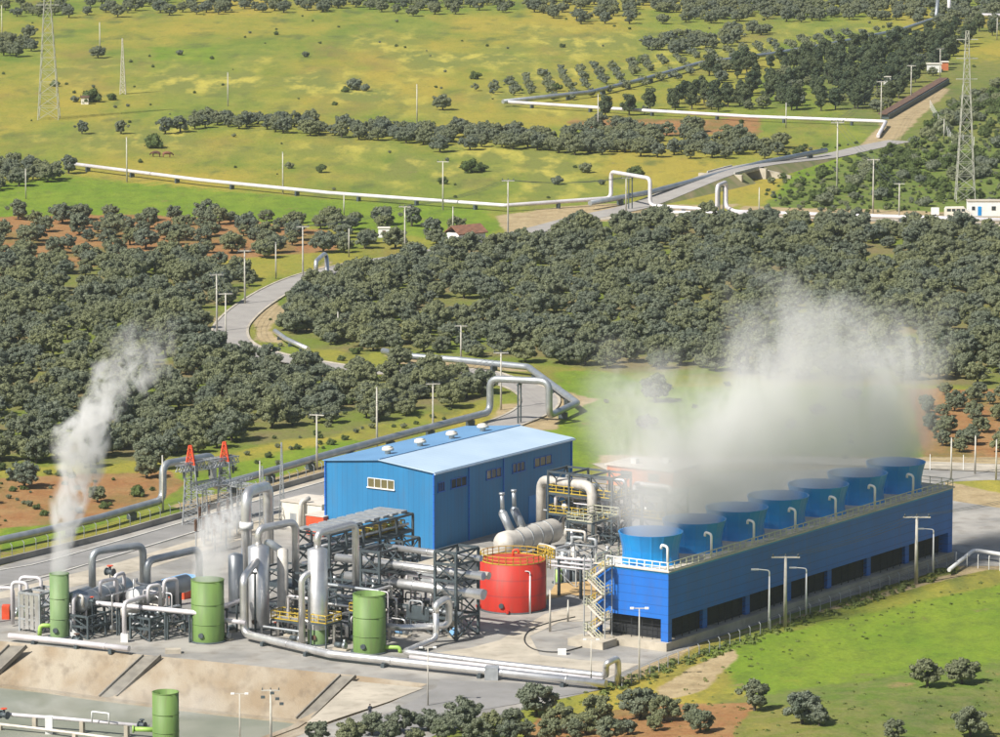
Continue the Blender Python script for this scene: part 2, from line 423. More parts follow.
def ground_mat():
    m, nt = newmat('meadow_ground')
    out = N(nt, 'ShaderNodeOutputMaterial'); b = N(nt, 'ShaderNodeBsdfPrincipled'); b.inputs['Roughness'].default_value = .95
    b.inputs['Specular IOR Level'].default_value = .1
    L(nt, b.outputs[0], out.inputs[0])
    geo = N(nt, 'ShaderNodeNewGeometry')
    def noise(sc, det=5, st=(1, 1, 1), lo=.35, hi=.65, rg=.55):
        mp = N(nt, 'ShaderNodeMapping'); mp.inputs['Scale'].default_value = st; L(nt, geo.outputs['Position'], mp.inputs[0])
        n = N(nt, 'ShaderNodeTexNoise'); n.inputs['Scale'].default_value = sc; n.inputs['Detail'].default_value = det; n.inputs['Roughness'].default_value = rg
        L(nt, mp.outputs[0], n.inputs['Vector'])
        r = N(nt, 'ShaderNodeMapRange'); r.inputs[1].default_value = lo; r.inputs[2].default_value = hi; L(nt, n.outputs['Fac'], r.inputs[0])
        return r.outputs[0]
    def mix(f, a, c):
        x = N(nt, 'ShaderNodeMix', data_type='RGBA')
        if isinstance(f, float): x.inputs[0].default_value = f
        else: L(nt, f, x.inputs[0])
        for s, i in ((a, 6), (c, 7)):
            if isinstance(s, tuple): x.inputs[i].default_value = c4(s)
            else: L(nt, s, x.inputs[i])
        return x.outputs[2]
    def mth(op, a, c, cl=False):
        x = N(nt, 'ShaderNodeMath', operation=op, use_clamp=cl)
        for s, i in ((a, 0), (c, 1)):
            if isinstance(s, (int, float)): x.inputs[i].default_value = s
            else: L(nt, s, x.inputs[i])
        return x.outputs[0]
    sa = N(nt, 'ShaderNodeVertexColor', layer_name='zones_a'); sb = N(nt, 'ShaderNodeVertexColor', layer_name='zones_b')
    A = N(nt, 'ShaderNodeSeparateColor'); L(nt, sa.outputs[0], A.inputs[0]); Bc = N(nt, 'ShaderNodeSeparateColor'); L(nt, sb.outputs[0], Bc.inputs[0])
    ragged = noise(.16, 7, (1, .6, 1), lo=.3, hi=.7, rg=.7)
    big = noise(.035, 4, lo=.3, hi=.7)
    def edge(mask, w=.9, sharp=3.0):
        t = mth('ADD', mask, mth('MULTIPLY', mth('SUBTRACT', ragged, .5), w))
        return mth('ADD', mth('MULTIPLY', mth('SUBTRACT', t, .5), sharp), .5, True)
    meadow = mix(noise(.07, 8, (1, .35, 1), .38, .62, .7), (.135, .195, .03), (.24, .265, .045))
    meadow = mix(noise(.016, 8, (1, .3, 1), .44, .60, .68), meadow, (.36, .29, .05))
    meadow = mix(mth('MULTIPLY', noise(.09, 7, (1, .3, 1), .56, .68), .8), meadow, (.105, .135, .04))
    meadow = mix(mth('MULTIPLY', noise(.03, 8, (1, .3, 1), .52, .68, .72), .7), meadow, (.25, .18, .06))
    lush = mix(noise(.08, 8, (1, .5, 1), .35, .65, .7), (.145, .235, .022), (.21, .28, .03))
    lush = mix(mth('MULTIPLY', noise(.25, 8, (1, .45, 1), .46, .70, .75), .75), lush, (.085, .125, .025))
    col = mix(edge(A.outputs[2], 1.0, 2.0), meadow, lush)
    yel = mix(noise(.15, 6, (1, .25, 1), .48, .62), (.20, .215, .05), (.47, .41, .08))
    ymask = mth('MULTIPLY', mth('MULTIPLY', A.outputs[1], noise(.05, 7, (1, .25, 1), .40, .62)), 1.5, True)
    col = mix(ymask, col, yel)
    floor = mix(noise(.06, 7, lo=.4, hi=.6), (.21, .17, .08), (.16, .20, .035))
    col = mix(edge(Bc.outputs[1], .8, 2.5), col, floor)
    scr = mix(noise(.3, 6, lo=.4, hi=.6), (.10, .15, .035), (.17, .17, .07))
    col = mix(mth('MULTIPLY', edge(Bc.outputs[2], 1.2, 2.0), .65), col, scr)
    soil = mix(noise(.18, 8, lo=.35, hi=.65, rg=.7), (.30, .135, .055), (.35, .21, .09))
    soil = mix(mth('MULTIPLY', noise(.1, 6, (1, .4, 1), .52, .66), .8), soil, (.17, .16, .05))
    col = mix(edge(A.outputs[0], 1.0, 2.5), col, soil)
    dirt = mix(noise(.3, 6), (.46, .36, .21), (.36, .27, .15))
    col = mix(edge(Bc.outputs[0], .8, 2.5), col, dirt)
    fine = noise(1.6, 6, (1, .6, 1), .3, .7, .7)
    dark = mix(.5, col, (.02, .03, .01))
    tuft = noise(.55, 8, (1, .45, 1), .52, .66, .75)
    notlush = mth('SUBTRACT', 1.0, mth('MULTIPLY', A.outputs[2], .8))
    col = mix(mth('MULTIPLY', mth('MULTIPLY', tuft, .55), notlush), col, dark)
    col = mix(mth('MULTIPLY', fine, .55), col, dark)
    L(nt, col, b.inputs['Base Color'])
    bp = N(nt, 'ShaderNodeBump'); bp.inputs['Strength'].default_value = .5; bp.inputs['Distance'].default_value = .35
    n3 = N(nt, 'ShaderNodeTexNoise'); n3.inputs['Scale'].default_value = 1.3; n3.inputs['Detail'].default_value = 6
    L(nt, geo.outputs['Position'], n3.inputs['Vector']); L(nt, n3.outputs['Fac'], bp.inputs['Height']); L(nt, bp.outputs[0], b.inputs['Normal'])
    return m
me.materials.append(ground_mat())

# pond slopes and floor
b = B(); cr = [P(x, y, .03) for x, y in CREST]; to = [P(x, y, -4.0) for x, y in TOE]
for i in range(len(cr) - 1):
    n = 8
    for k in range(n):
        f0, f1 = k / n, (k + 1) / n
        b.quad(to[i].lerp(to[i + 1], f0), to[i].lerp(to[i + 1], f1), cr[i].lerp(cr[i + 1], f1), cr[i].lerp(cr[i + 1], f0))
struct('pond_slope', b, M['slope'])
b = B(); b.poly([Vector((p.x, p.y, -4.0)) for p in to] + [P(-160, 806, -4.0)]); struct('pond_floor', b, M['pondfloor'])
b = B()
for i in range(len(to) - 1):
    a, c = to[i], to[i + 1]; d = (cr[i] - to[i]); d.z = 0; d.normalize(); d2 = (cr[i + 1] - to[i + 1]); d2.z = 0; d2.normalize()
    b.hexa([a - d * .9 + Vector((0, 0, 0)), c - d2 * .9, c + d2 * .3, a + d * .3, a - d * .9 + Vector((0, 0, .25)), c - d2 * .9 + Vector((0, 0, .25)), c + d2 * .3 + Vector((0, 0, .25)), a + d * .3 + Vector((0, 0, .25))])
struct('pond_kerb', b, M['slope'])
def channel(c0, t0, w, name):
    a = P(c0[0], c0[1], .1); t = P(t0[0], t0[1], -3.85); s = Vector((1, -.12, 0)) * w / 2
    up = Vector((0, 0, .14)); bb = B()
    bb.hexa([t - s, t + s, a + s, a - s, t - s + up, t + s + up, a + s + up, a - s + up])
    o = struct(name, bb, M['channel'])
    for sg in (-1, 1):
        k = B(); q = s * sg * 1.12; k.bar(t + q + up, a + q + up, .22, .5); o2 = k.build('channel_kerb', M['channel'], None); o2['kind'] = 'structure'
channel((348, 677), (304, 720), 1.7, 'drain_channel'); channel((152, 657), (108, 698), 2.0, 'drain_channel'); channel((18, 647), (-20, 683), 2.0, 'drain_channel')

# yard
APRON = [(-160, 588), (0, 566), (100, 540), (200, 513), (340, 468), (345, 455), (400, 452), (560, 478), (600, 476), (700, 474), (800, 470), (930, 463), (1060, 468), (1060, 482), (990, 480), (945, 482), (948, 500), (1000, 508), (1060, 512), (1060, 574), (1000, 566), (955, 566), (800, 611), (700, 643), (640, 668), (600, 690), (560, 699), (500, 716), (440, 733), (380, 760), (300, 815)]
b = B(); pts = [P(x, y, .02) for x, y in APRON] + [P(x, y, .02) for x, y in CREST[::-1]]
b.poly(pts); struct('yard_pavement', b, M['yard'])
b = B(); b.poly([P(x, y, .02) for x, y in [(170, 801), (-160, 801), (-160, 830), (300, 830)]]); struct('pond_rim_path', b, M['pale'])
SHN = [0]
def sheet(name, px, m, z=.035):
    SHN[0] += 1; z += .006 * SHN[0]
    b = B(); b.poly([P(x, y, z) for x, y in px]); return struct(name, b, m)
sheet('pale_pavement', [(-160, 603), (0, 592), (120, 562), (250, 523), (330, 497), (330, 505), (255, 535), (150, 568), (60, 590), (-160, 622)], M['pale'])
sheet('pale_pavement', [(190, 512), (345, 466), (440, 452), (440, 458), (345, 480), (200, 522)], M['pale'])
sheet('pale_pavement', [(500, 640), (545, 614), (600, 600), (640, 620), (560, 622), (530, 636), (540, 655), (580, 660), (640, 664), (600, 682), (500, 668), (420, 655), (470, 648)], M['pale'])
sheet('asphalt_pavement', [(-160, 576), (0, 570), (110, 543), (230, 508), (335, 478), (335, 492), (240, 518), (110, 557), (0, 586), (-160, 598)], M['asphaltd'])
sheet('asphalt_pavement', [(440, 680), (520, 683), (600, 690), (540, 700), (470, 712), (430, 726), (350, 790), (280, 800), (340, 735), (395, 710), (436, 688)], M['asphaltd'])
sheet('asphalt_pavement', [(955, 505), (1060, 515), (1060, 560), (975, 560), (955, 550)], M['yard'])
sheet('pale_pavement', [(352, 681), (424, 688), (388, 702), (312, 727), (308, 722)], M['pale'], .045)
# kerb of the yard road
def kerb(px, w=.3, h=.15, name='kerb', m='kerb', z=0.0):
    b = B(); pl = smooth_line([P(x, y, z) for x, y in px], 4)
    for a, c in zip(pl[:-1], pl[1:]): b.bar(a + Vector((0, 0, h / 2 + z + .02)), c + Vector((0, 0, h / 2 + z + .02)), w, h)
    return struct(name, b, M[m])
kerb([(-160, 598), (0, 587), (110, 558), (240, 519), (335, 493)])
kerb([(-160, 577), (0, 571), (110, 544), (230, 509), (335, 479)])

# roads
def road(name, px, w, m, z=.12, n=6, zf=None, edge=None):
    pl = smooth_line([G(x, y) for x, y in px], n); b = B(); e1 = []; e2 = []
    for i, p in enumerate(pl):
        d = (pl[min(i + 1, len(pl) - 1)] - pl[max(i - 1, 0)]); d.z = 0; d.normalize(); s = Vector((d.y, -d.x, 0)) * w / 2
        zz = Vector((0, 0, z + (zf(p) if zf else 0))); e1.append(p - s + zz); e2.append(p + s + zz)
    for i in range(len(pl) - 1): b.quad(e1[i], e2[i], e2[i + 1], e1[i + 1])
    o = struct(name, b, M[m])
    if edge:
        for e in (e1, e2):
            b = B()
            for a, c in zip(e[:-1], e[1:]): b.bar(a + Vector((0, 0, .04)), c + Vector((0, 0, .04)), edge, .14)
            struct('kerb', b, M['pale'])
    return pl
BR0, BR1 = P(715, 187), P(748, 178)
def zbridge(p):
    x, y = proj(p.x, p.y, 0)
    t = max(0, 1 - abs(x - 735) / 110.0); return 2.6 * t * t * (3 - 2 * t)
r1 = road('service_road', ROAD1, 6.6, 'asphalt', edge=.45)
r2 = road('country_road', ROAD2, 6.8, 'asphalt', zf=zbridge, z=.10)
r3 = road('gravel_track', ROAD3, 6.0, 'pale', z=.04)
road('gravel_track', [(600, 468), (700, 462), (800, 461), (930, 466), (1030, 470)], 7, 'pale', z=.14)
# embankment under the raised part of the road, with an underpass
b = B(); pl = r2
for i in range(len(pl) - 1):
    a, c = pl[i], pl[i + 1]
    za, zc = zbridge(a), zbridge(c)
    if max(za, zc) < .15: continue
    xa = proj(a.x, a.y, 0)[0]
    if 722 < xa < 742: continue
    d = (c - a).normalized(); s = Vector((d.y, -d.x, 0))
    for sg in (-1, 1):
        b.quad(a + s * sg * 3.4 + Vector((0, 0, za + .04)), c + s * sg * 3.4 + Vector((0, 0, zc + .04)), c + s * sg * (3.4 + zc * 1.3) - Vector((0, 0, .1)), a + s * sg * (3.4 + za * 1.3) - Vector((0, 0, .1)))
embm = mat('embankment_earth', (.30, .24, .13), (.17, .19, .06), .95, scale=.25)
struct('road_embankment', b, embm)
ud = (P(760, 174) - P(700, 190)).normalized(); us = Vector((ud.y, -ud.x, 0))
bt = thing('road_bridge', 'short concrete underpass bridge carrying the country road', 'bridge', P(733, 181))
o = P(733, 181)
B().obox(o, (-7.5, 7.5), (-3.7, 3.7), 2.0, 2.55, ud, us).build('deck', M['pale'], bt)
for sg in (-1, 1):
    B().obox(o, (sg * 7.5 - .5, sg * 7.5 + .5), (-5.5, 5.5), 0, 2.45, ud, us).build('abutment', M['pale'], bt)
    q = B().obox(o, (-7.5, 7.5), (sg * 3.45 - .1, sg * 3.45 + .1), 2.55, 2.95, ud, us).build('parapet', M['kerb'], bt)
b = B(); w0 = o + ud * 8 + us * 3.6
b.hexa([w0, w0 + us * 7 + ud * 2, w0 + us * 7 + ud * 2.6, w0 + ud * .6, w0 + Vector((0, 0, 2.4)), w0 + us * 7 + ud * 2 + Vector((0, 0, .7)), w0 + us * 7 + ud * 2.6 + Vector((0, 0, .7)), w0 + ud * .6 + Vector((0, 0, 2.4))])
b.build('wing_wall', M['pale'], bt)

# ------------------------------------------------------------------ trees
def crown_mesh(name, seed, rx, rz, zc, nclump, nleaf, ls, m, sub=.42, squash=1.0, cone=0.0):
    """crown of many leaf-sized faces gathered in clumps"""
    g = np.random.default_rng(seed); V = []; 
    dirs = g.normal(size=(nclump, 3)); dirs /= np.linalg.norm(dirs, axis=1)[:, None]
    rad = g.uniform(.25, .78, nclump) ** .6
    rad = g.uniform(.45, .8, nclump)
    c = dirs * rad[:, None] * np.array([rx, rx, rz]); c[:, 2] = np.maximum(c[:, 2], -rz * .55)
    lob = 1 + .22 * np.sin(np.arctan2(c[:, 1], c[:, 0]) * 3 + seed)
    c[:, :2] *= lob[:, None]
    if cone: c[:, :2] *= (1 - cone * (c[:, 2:3] / rz + 1) / 2)
    c[:, 2] += zc
    cr = g.uniform(.7, 1.15, nclump) * rx * sub
    n = nclump * nleaf
    ci = np.repeat(np.arange(nclump), nleaf)
    d = g.normal(size=(n, 3)); d /= np.linalg.norm(d, axis=1)[:, None]
    d[:, 2] = np.where(d[:, 2] < -.3, -d[:, 2], d[:, 2])
    rr = g.uniform(.7, 1.08, n)
    p = c[ci] + d * (cr[ci] * rr)[:, None] * np.array([1, 1, .85])
    # leaf-spray quads, roughly facing outwards
    nrm = d + g.normal(size=(n, 3)) * .45; nrm /= np.linalg.norm(nrm, axis=1)[:, None]
    t = np.cross(nrm, g.normal(size=(n, 3))); t /= np.linalg.norm(t, axis=1)[:, None]; bt = np.cross(nrm, t)
    s = ls * g.uniform(.6, 1.3, n)[:, None]
    q = np.stack([p - t * s - bt * s * .6, p + t * s - bt * s * .45, p + t * s * .7 + bt * s * .65, p - t * s * .8 + bt * s * .55], 1).reshape(-1, 3)
    me = bpy.data.meshes.new(name)
    # inner cores so that a clump has a body
    cv = []; cf = []
    import itertools
    bmc = bmesh.new(); bmesh.ops.create_icosphere(bmc, subdivisions=1, radius=1); iv = np.array([v.co[:] for v in bmc.verts]); fi = [tuple(v.index for v in f.verts) for f in bmc.faces]; bmc.free()
    base = len(q)
    for k in range(nclump):
        jit = 1 + g.uniform(-.18, .18, len(iv))
        cv.append(c[k] + iv * jit[:, None] * cr[k] * .82 * np.array([1, 1, .85])); o = base + k * len(iv)
        cf += [tuple(o + a for a in f) for f in fi]
    verts = np.concatenate([q] + cv); faces = [(4 * i, 4 * i + 1, 4 * i + 2, 4 * i + 3) for i in range(n)] + cf
    me.from_pydata(verts.tolist(), [], faces); me.materials.append(m); me.update()
    return me
def trunk_mesh(name, seed, h, r, spread):
    g = random.Random(seed); b = B()
    b.tube([(0, 0, -.3), (g.uniform(-.1, .1), g.uniform(-.1, .1), h * .45), (g.uniform(-.2, .2), g.uniform(-.2, .2), h * .62)], r, 7, caps=False)
    for k in range(4):
        a = k * PI / 2 + g.uniform(-.5, .5)
        b.cyl((0, 0, h * .4), (spread * math.cos(a), spread * math.sin(a), h * g.uniform(.85, 1.1)), r * .6, r * .2, 6)
    me = bpy.data.meshes.new(name); me.from_pydata(b.v, [], b.f); me.polygons.foreach_set('use_smooth', b.sm); me.materials.append(M['bark']); me.update()
    return me
OLC = [crown_mesh('crown', 100 + k, (2.6, 2.8, 2.4, 2.7, 2.95, 2.35)[k], (1.75, 1.95, 2.0, 1.7, 2.0, 2.1)[k], (1.95, 2.1, 2.15, 1.9, 2.2, 2.15)[k], 58, 46, .145, M['olive'], .225) for k in range(6)]
OLT = [trunk_mesh('trunk', 50 + k, 1.9, .2, 1.0) for k in range(6)]
PIC = [crown_mesh('crown', 200 + k, (2.4, 2.7, 2.2)[k], (3.0, 3.3, 3.4)[k], 3.3, 34, 56, .19, M['pine'], .32, cone=.45) for k in range(3)]
PIT = [trunk_mesh('trunk', 70 + k, 3.4, .2, .9) for k in range(3)]
CYC = [crown_mesh('crown', 220 + k, 1.35, 4.4, 5.0, 40, 50, .17, M['pine'], .5, cone=.75) for k in range(2)]
SHC = [crown_mesh('crown', 230 + k, (1.5, 1.9, 1.2)[k], (.9, 1.1, .8)[k], .85, 14, 50, .13, M['shrub'], .45) for k in range(3)]
SHG = [crown_mesh('crown', 240 + k, (1.5, 1.8)[k], (.95, 1.1)[k], .9, 14, 50, .13, M['olive'], .45) for k in range(2)]
YOC = [crown_mesh('crown', 250 + k, 1.25, 1.0, 1.2, 10, 34, .13, M['olive'], .5) for k in range(3)]

def tree(kind, name, crown, trunk, loc, rz, sc, label, group, cat='tree', far=False, sz=1.0):
    if far:                       # too small in the photograph to show its parts
        o = bpy.data.objects.new(name, far_mesh(crown, trunk)); COL.objects.link(o)
        o.location = loc; o.rotation_euler = (0, 0, rz); o.scale = (sc, sc, sc * sz)
        return tag(o, label, cat, group)
    r = thing(name, label, cat, loc, group, rz); r.scale = (sc, sc, sc * sz)
    c = bpy.data.objects.new('crown', crown); COL.objects.link(c); c.parent = r
    if trunk:
        t = bpy.data.objects.new('trunk', trunk); COL.objects.link(t); t.parent = r
    return r
_fm = {}
def far_mesh(crown, trunk):
    k = (crown.name, trunk.name if trunk else '')
    if k not in _fm:
        bmm = bmesh.new(); bmm.from_mesh(crown); n = len(bmm.faces)
        if trunk: bmm.from_mesh(trunk)
        bmm.faces.ensure_lookup_table()
        for i in range(n, len(bmm.faces)): bmm.faces[i].material_index = 1
        m2 = bpy.data.meshes.new('tree'); bmm.to_mesh(m2); bmm.free(); m2.materials.append(crown.materials[0]); m2.materials.append(M['bark']); _fm[k] = m2
    return _fm[k]

AVOID = []      # (world polyline, clearance)
def avoid(px, c): AVOID.append(([(p.x, p.y) for p in wpoly(px)], c))
avoid(ROAD1, 5.0); avoid(ROAD2, 5.5); avoid(ROAD3, 4.0); avoid(DIRTRAMP, 8.0)
for q in ([(68, 166), (200, 182), (330, 195), (500, 207), (612, 198)], [(503, 102), (620, 110), (750, 118), (885, 124)], [(503, 102), (590, 92), (700, 63), (830, 46), (937, 22)],
          [(383, 356), (460, 362), (530, 368), (577, 408), (548, 418)], [(490, 414), (330, 458), (160, 504), (-20, 548)], [(275, 332), (308, 350)], [(655, 213), (800, 216), (1010, 222)], [(612, 200), (700, 180), (830, 152)]): avoid(q, 2.6)
def blocked(x, y):
    r = np.zeros(np.shape(x), bool)
    for l, c in AVOID: r |= segdist(x, y, l) < c
    return r
KEEP = [[(60, 276), (110, 276), (110, 292), (60, 292)], [(506, 350), (540, 350), (530, 362), (500, 362)], [(205, 306), (222, 306), (220, 330), (205, 330)],
        [(168, 292), (190, 290), (192, 302), (168, 304)], [(378, 232), (398, 232), (398, 242), (378, 242)], [(445, 236), (500, 236), (500, 250), (445, 250)], [(205, 452), (206, 452), (206, 453)],
        [(940, 205), (1010, 205), (1010, 226), (930, 226)]]
def scatter(poly, sp, jit=.35, keep=True, seed=0, prob=1.0, rot=0.0, gap=None):
    g = np.random.default_rng(seed + 900)
    w = [P(x, y) for x, y in poly]; x0, x1 = min(p.x for p in w), max(p.x for p in w); y0, y1 = min(p.y for p in w), max(p.y for p in w)
    a = np.arange(x0 - 60, x1 + 60, sp); c = np.arange(y0 - 60, y1 + 60, sp)
    X_, Y_ = np.meshgrid(a, c); X_ = X_ + (np.arange(len(c)) % 2)[:, None] * sp * .5
    X_ = X_.ravel(); Y_ = Y_.ravel()
    cx_, cy_ = (x0 + x1) / 2, (y0 + y1) / 2; X2 = cx_ + (X_ - cx_) * math.cos(rot) - (Y_ - cy_) * math.sin(rot); Y2 = cy_ + (X_ - cx_) * math.sin(rot) + (Y_ - cy_) * math.cos(rot)
    X_ = X2 + g.uniform(-jit, jit, X2.shape) * sp; Y_ = Y2 + g.uniform(-jit, jit, Y2.shape) * sp
    px, py = proj(X_, Y_, 0)
    ok = inpoly(px, py, poly) & (g.random(px.shape) < prob) & ~blocked(X_, Y_)
    if gap:
        nf = np.sin(X_ * .055 + 1.3 * np.sin(Y_ * .031)) + np.sin(Y_ * .043 + X_ * .021 + 2.1) + .9 * np.sin(X_ * .13 - Y_ * .06) + .8 * np.sin(Y_ * .11 + X_ * .05)
        ok &= nf > gap
    if keep:
        for k in KEEP: ok &= ~inpoly(px, py, k)
    return [(float(x), float(y), float(p), float(q)) for x, y, p, q in zip(X_[ok], Y_[ok], px[ok], py[ok])]

pts = []
pts += [(p, 'left') for p in scatter([(-30, 266), (200, 258), (262, 282), (225, 305), (212, 338), (240, 358), (300, 366), (400, 366), (470, 372), (494, 398), (486, 404), (430, 414), (360, 432), (300, 442), (230, 454), (120, 462), (60, 464), (-30, 468)], 5.0, .45, seed=1, prob=.88, gap=-2.15)]
pts += [(p, 'mid') for p in scatter([(292, 300), (345, 276), (420, 260), (500, 248), (560, 232), (600, 225), (700, 221), (860, 228), (1030, 232), (1030, 388), (930, 384), (900, 381), (780, 380), (650, 372), (560, 366), (470, 357), (380, 352), (316, 350), (280, 330)], 5.0, .45, seed=2, prob=.92, gap=-2.75)]
pts += [(p, 'soil') for p in scatter([(-30, 232), (120, 226), (250, 232), (345, 238), (380, 240), (370, 258), (200, 258), (60, 266), (-30, 270)], 7.8, .3, seed=3, prob=.85)]
pts += [(p, 'row') for p in scatter([(0, 216), (480, 232), (480, 246), (380, 258), (330, 236), (0, 228)], 8.4, .25, seed=4, prob=.7)]
pts += [(p, 'soil2') for p in scatter([(-30, 470), (120, 466), (168, 470), (160, 490), (60, 510), (-30, 520)], 13, .4, seed=5, prob=.6)]
for i in range(16):                 # the line of trees against the bright green strip
    x = 25 + i * 30 + rng.uniform(-6, 6)
    if x < 440: w = P(x, 217 + x * .02 + rng.uniform(-2, 2)); pts.append(((w.x, w.y, x, 218), 'row'))
band = []
band += scatter([(176, 134), (215, 128), (330, 138), (460, 148), (560, 154), (640, 158), (650, 150), (540, 138), (400, 130), (200, 122)], 5.6, seed=6, prob=.9)
band += scatter([(560, 152), (640, 158), (770, 160), (790, 150), (700, 130), (590, 128), (560, 140)], 6.4, seed=7, prob=.62)
band += scatter([(-30, 164), (74, 172), (70, 182), (30, 186), (-30, 196)], 6.2, seed=8, prob=.9)
band += scatter([(-30, 2), (340, 2), (345, 12), (200, 16), (-30, 20)], 9, seed=9, prob=.7)
band += scatter([(-30, -30), (1030, -30), (1030, -4), (500, 10), (-30, 2)], 9, seed=19, prob=.4)
band += scatter([(370, 2), (840, 2), (1000, 4), (930, 14), (700, 24), (560, 24), (520, 14), (370, 18)], 10, seed=10, prob=.7)
band += scatter([(640, 0), (1010, 0), (1010, 24), (960, 30), (860, 20), (760, 24), (650, 12)], 8, .45, seed=30, prob=.8)
band += scatter([(640, 46), (700, 36), (770, 28), (770, 36), (720, 48), (650, 62)], 7, .45, seed=31, prob=.7)
band += scatter([(-10, 40), (30, 38), (34, 60), (-10, 62)], 9, seed=12, prob=.8)
for x, y in ((443, 110), (98, 58), (82, 134), (121, 134), (165, 134), (470, 150), (440, 152), (612, 150), (600, 128), (630, 140)):
    w = P(x, y); band.append((w.x, w.y, x, y))
# sort the grove by how near it is
og = np.random.default_rng(3)
allt = sorted(pts, key=lambda t: -t[0][3])
vis = [t for t in allt]
inst = []
LAB = {'left': ('grey-green olive tree in the dense grove west of the winding road', 'olive trees crowded left of the winding road'),
       'mid': ('grey-green olive tree in the dense grove behind the steam', 'olive trees crowded in the large middle grove'),
       'soil': ('olive tree standing on bare orange soil', 'olive trees spaced on the orange soil'),
       'soil2': ('isolated olive tree on orange soil beyond the silver pipeline', 'olive trees on orange soil by the pipeline'),
       'row': ('olive tree in the row along the bright green strip', 'olive trees along the bright green strip')}
# trees of the small plantation on the right
right = scatter([(912, 394), (1020, 394), (1020, 458), (930, 458)], 5.6, .22, seed=21, prob=.8, rot=.15)
nind = 0
for (x, y, px, py), z in allt:
    k = int(og.integers(6)); sc = float(og.uniform(.62, 1.22)); a = float(og.uniform(0, 2 * PI)); sz = float(og.uniform(.85, 1.2))
    if 0 < px < 1000 and nind < 235:
        tree('olive', 'olive_tree', OLC[k], OLT[k], (x, y, float(hz(x, y))), a, sc, LAB[z][0], LAB[z][1], sz=sz); nind += 1
    else: inst.append((x, y, k, sc, a))
for (x, y, px, py) in right:
    k = int(og.integers(6)); sc = float(og.uniform(.5, .8))
    tree('olive', 'olive_tree', OLC[k], OLT[k], (x, y, 0), float(og.uniform(0, 6)), sc, 'small olive tree in the planted rows right of the steam', 'young olive trees on orange soil at the right edge')
for (x, y, px, py) in band:
    k = int(og.integers(6)); inst.append((x, y, k, float(og.uniform(.8, 1.15)), float(og.uniform(0, 6))))

# everything past the nearest three hundred: one object with instances of the same crowns
def forest(name, items, crowns, trunks, label=None):
    me = bpy.data.meshes.new(name); me.from_pydata([(i[0], i[1], 0) for i in items], [], [])
    for nm, ty, vals in (('kindno', 'INT', [i[2] for i in items]), ('size', 'FLOAT', [i[3] for i in items]), ('turn', 'FLOAT', [i[4] for i in items])):
        a = me.attributes.new(nm, ty, 'POINT'); a.data.foreach_set('value', vals)
    o = bpy.data.objects.new(name, me); COL.objects.link(o)
    ng = bpy.data.node_groups.new(name, 'GeometryNodeTree')
    ng.interface.new_socket('Geometry', in_out='INPUT', socket_type='NodeSocketGeometry'); ng.interface.new_socket('Geometry', in_out='OUTPUT', socket_type='NodeSocketGeometry')
    gi = ng.nodes.new('NodeGroupInput'); go = ng.nodes.new('NodeGroupOutput'); jo = ng.nodes.new('GeometryNodeJoinGeometry')
    def attr(n, t):
        q = ng.nodes.new('GeometryNodeInputNamedAttribute'); q.data_type = t; q.inputs[0].default_value = n; return q.outputs['Attribute']
    ki, si, tu = attr('kindno', 'INT'), attr('size', 'FLOAT'), attr('turn', 'FLOAT')
    cx = ng.nodes.new('ShaderNodeCombineXYZ'); ng.links.new(tu, cx.inputs[2])
    for k in range(len(crowns)):
        cmp_ = ng.nodes.new('FunctionNodeCompare'); cmp_.data_type = 'INT'; cmp_.operation = 'EQUAL'
        ins = [s for s in cmp_.inputs if s.type == 'INT']; ng.links.new(ki, ins[0]); ins[1].default_value = k
        jj = ng.nodes.new('GeometryNodeJoinGeometry')
        for src in (crowns[k], trunks[k]):
            if src is None: continue
            oi = ng.nodes.new('GeometryNodeObjectInfo'); oi.inputs[0].default_value = src; oi.transform_space = 'ORIGINAL'
            ng.links.new(oi.outputs['Geometry'], jj.inputs[0])
        ip = ng.nodes.new('GeometryNodeInstanceOnPoints')
        ng.links.new(gi.outputs[0], ip.inputs['Points']); ng.links.new(cmp_.outputs[0], ip.inputs['Selection']); ng.links.new(jj.outputs[0], ip.inputs['Instance'])
        ng.links.new(cx.outputs[0], ip.inputs['Rotation']); ng.links.new(si, ip.inputs['Scale']); ng.links.new(ip.outputs[0], jo.inputs[0])
    ng.links.new(jo.outputs[0], go.inputs[0])
    md = o.modifiers.new('trees', 'NODES'); md.node_group = ng
    o['kind'] = 'stuff'
    return o
srcs = {}
for ob in scene.objects:
    if ob.type == 'MESH' and ob.data in OLC + OLT and ob.data.name not in srcs: srcs[ob.data.name] = ob
forest('olive_grove', inst, [srcs[m_.name] for m_ in OLC], [srcs[m_.name] for m_ in OLT])
print('grove', len(allt), 'instanced', len(inst), 'right', len(right))

# dark wood in the upper right: single trees
pn = scatter([(560, 122), (640, 112), (700, 96), (780, 84), (850, 66), (935, 40), (960, 48), (944, 74), (905, 100), (880, 114), (760, 112), (640, 116)], 6.2, .5, seed=13, prob=.8)
pn += scatter([(700, 76), (760, 66), (850, 50), (930, 36), (1010, 26), (1010, 44), (930, 52), (840, 74), (740, 92)], 8.5, seed=14, prob=.8)
pn = sorted(pn, key=lambda t: -t[3])[:290]
for (x, y, px, py) in pn:
    k = int(og.integers(3))
    if og.random() < .22:
        tree('o', 'olive_tree', OLC[k], OLT[k], (x, y, 0), float(og.uniform(0, 6)), float(og.uniform(.6, 1.0)), 'paler rounded tree mixed into the dark wood by the ramp', 'paler trees mixed into the upper right wood', far=True); continue
    tree('pine', 'pine_tree', PIC[k], PIT[k], (x, y, 0), float(og.uniform(0, 6)), float(og.uniform(.75, 1.15)), 'dark green pine tree in the wood beside the rusty pipeline ramp', 'dark trees of the upper right wood', far=True)
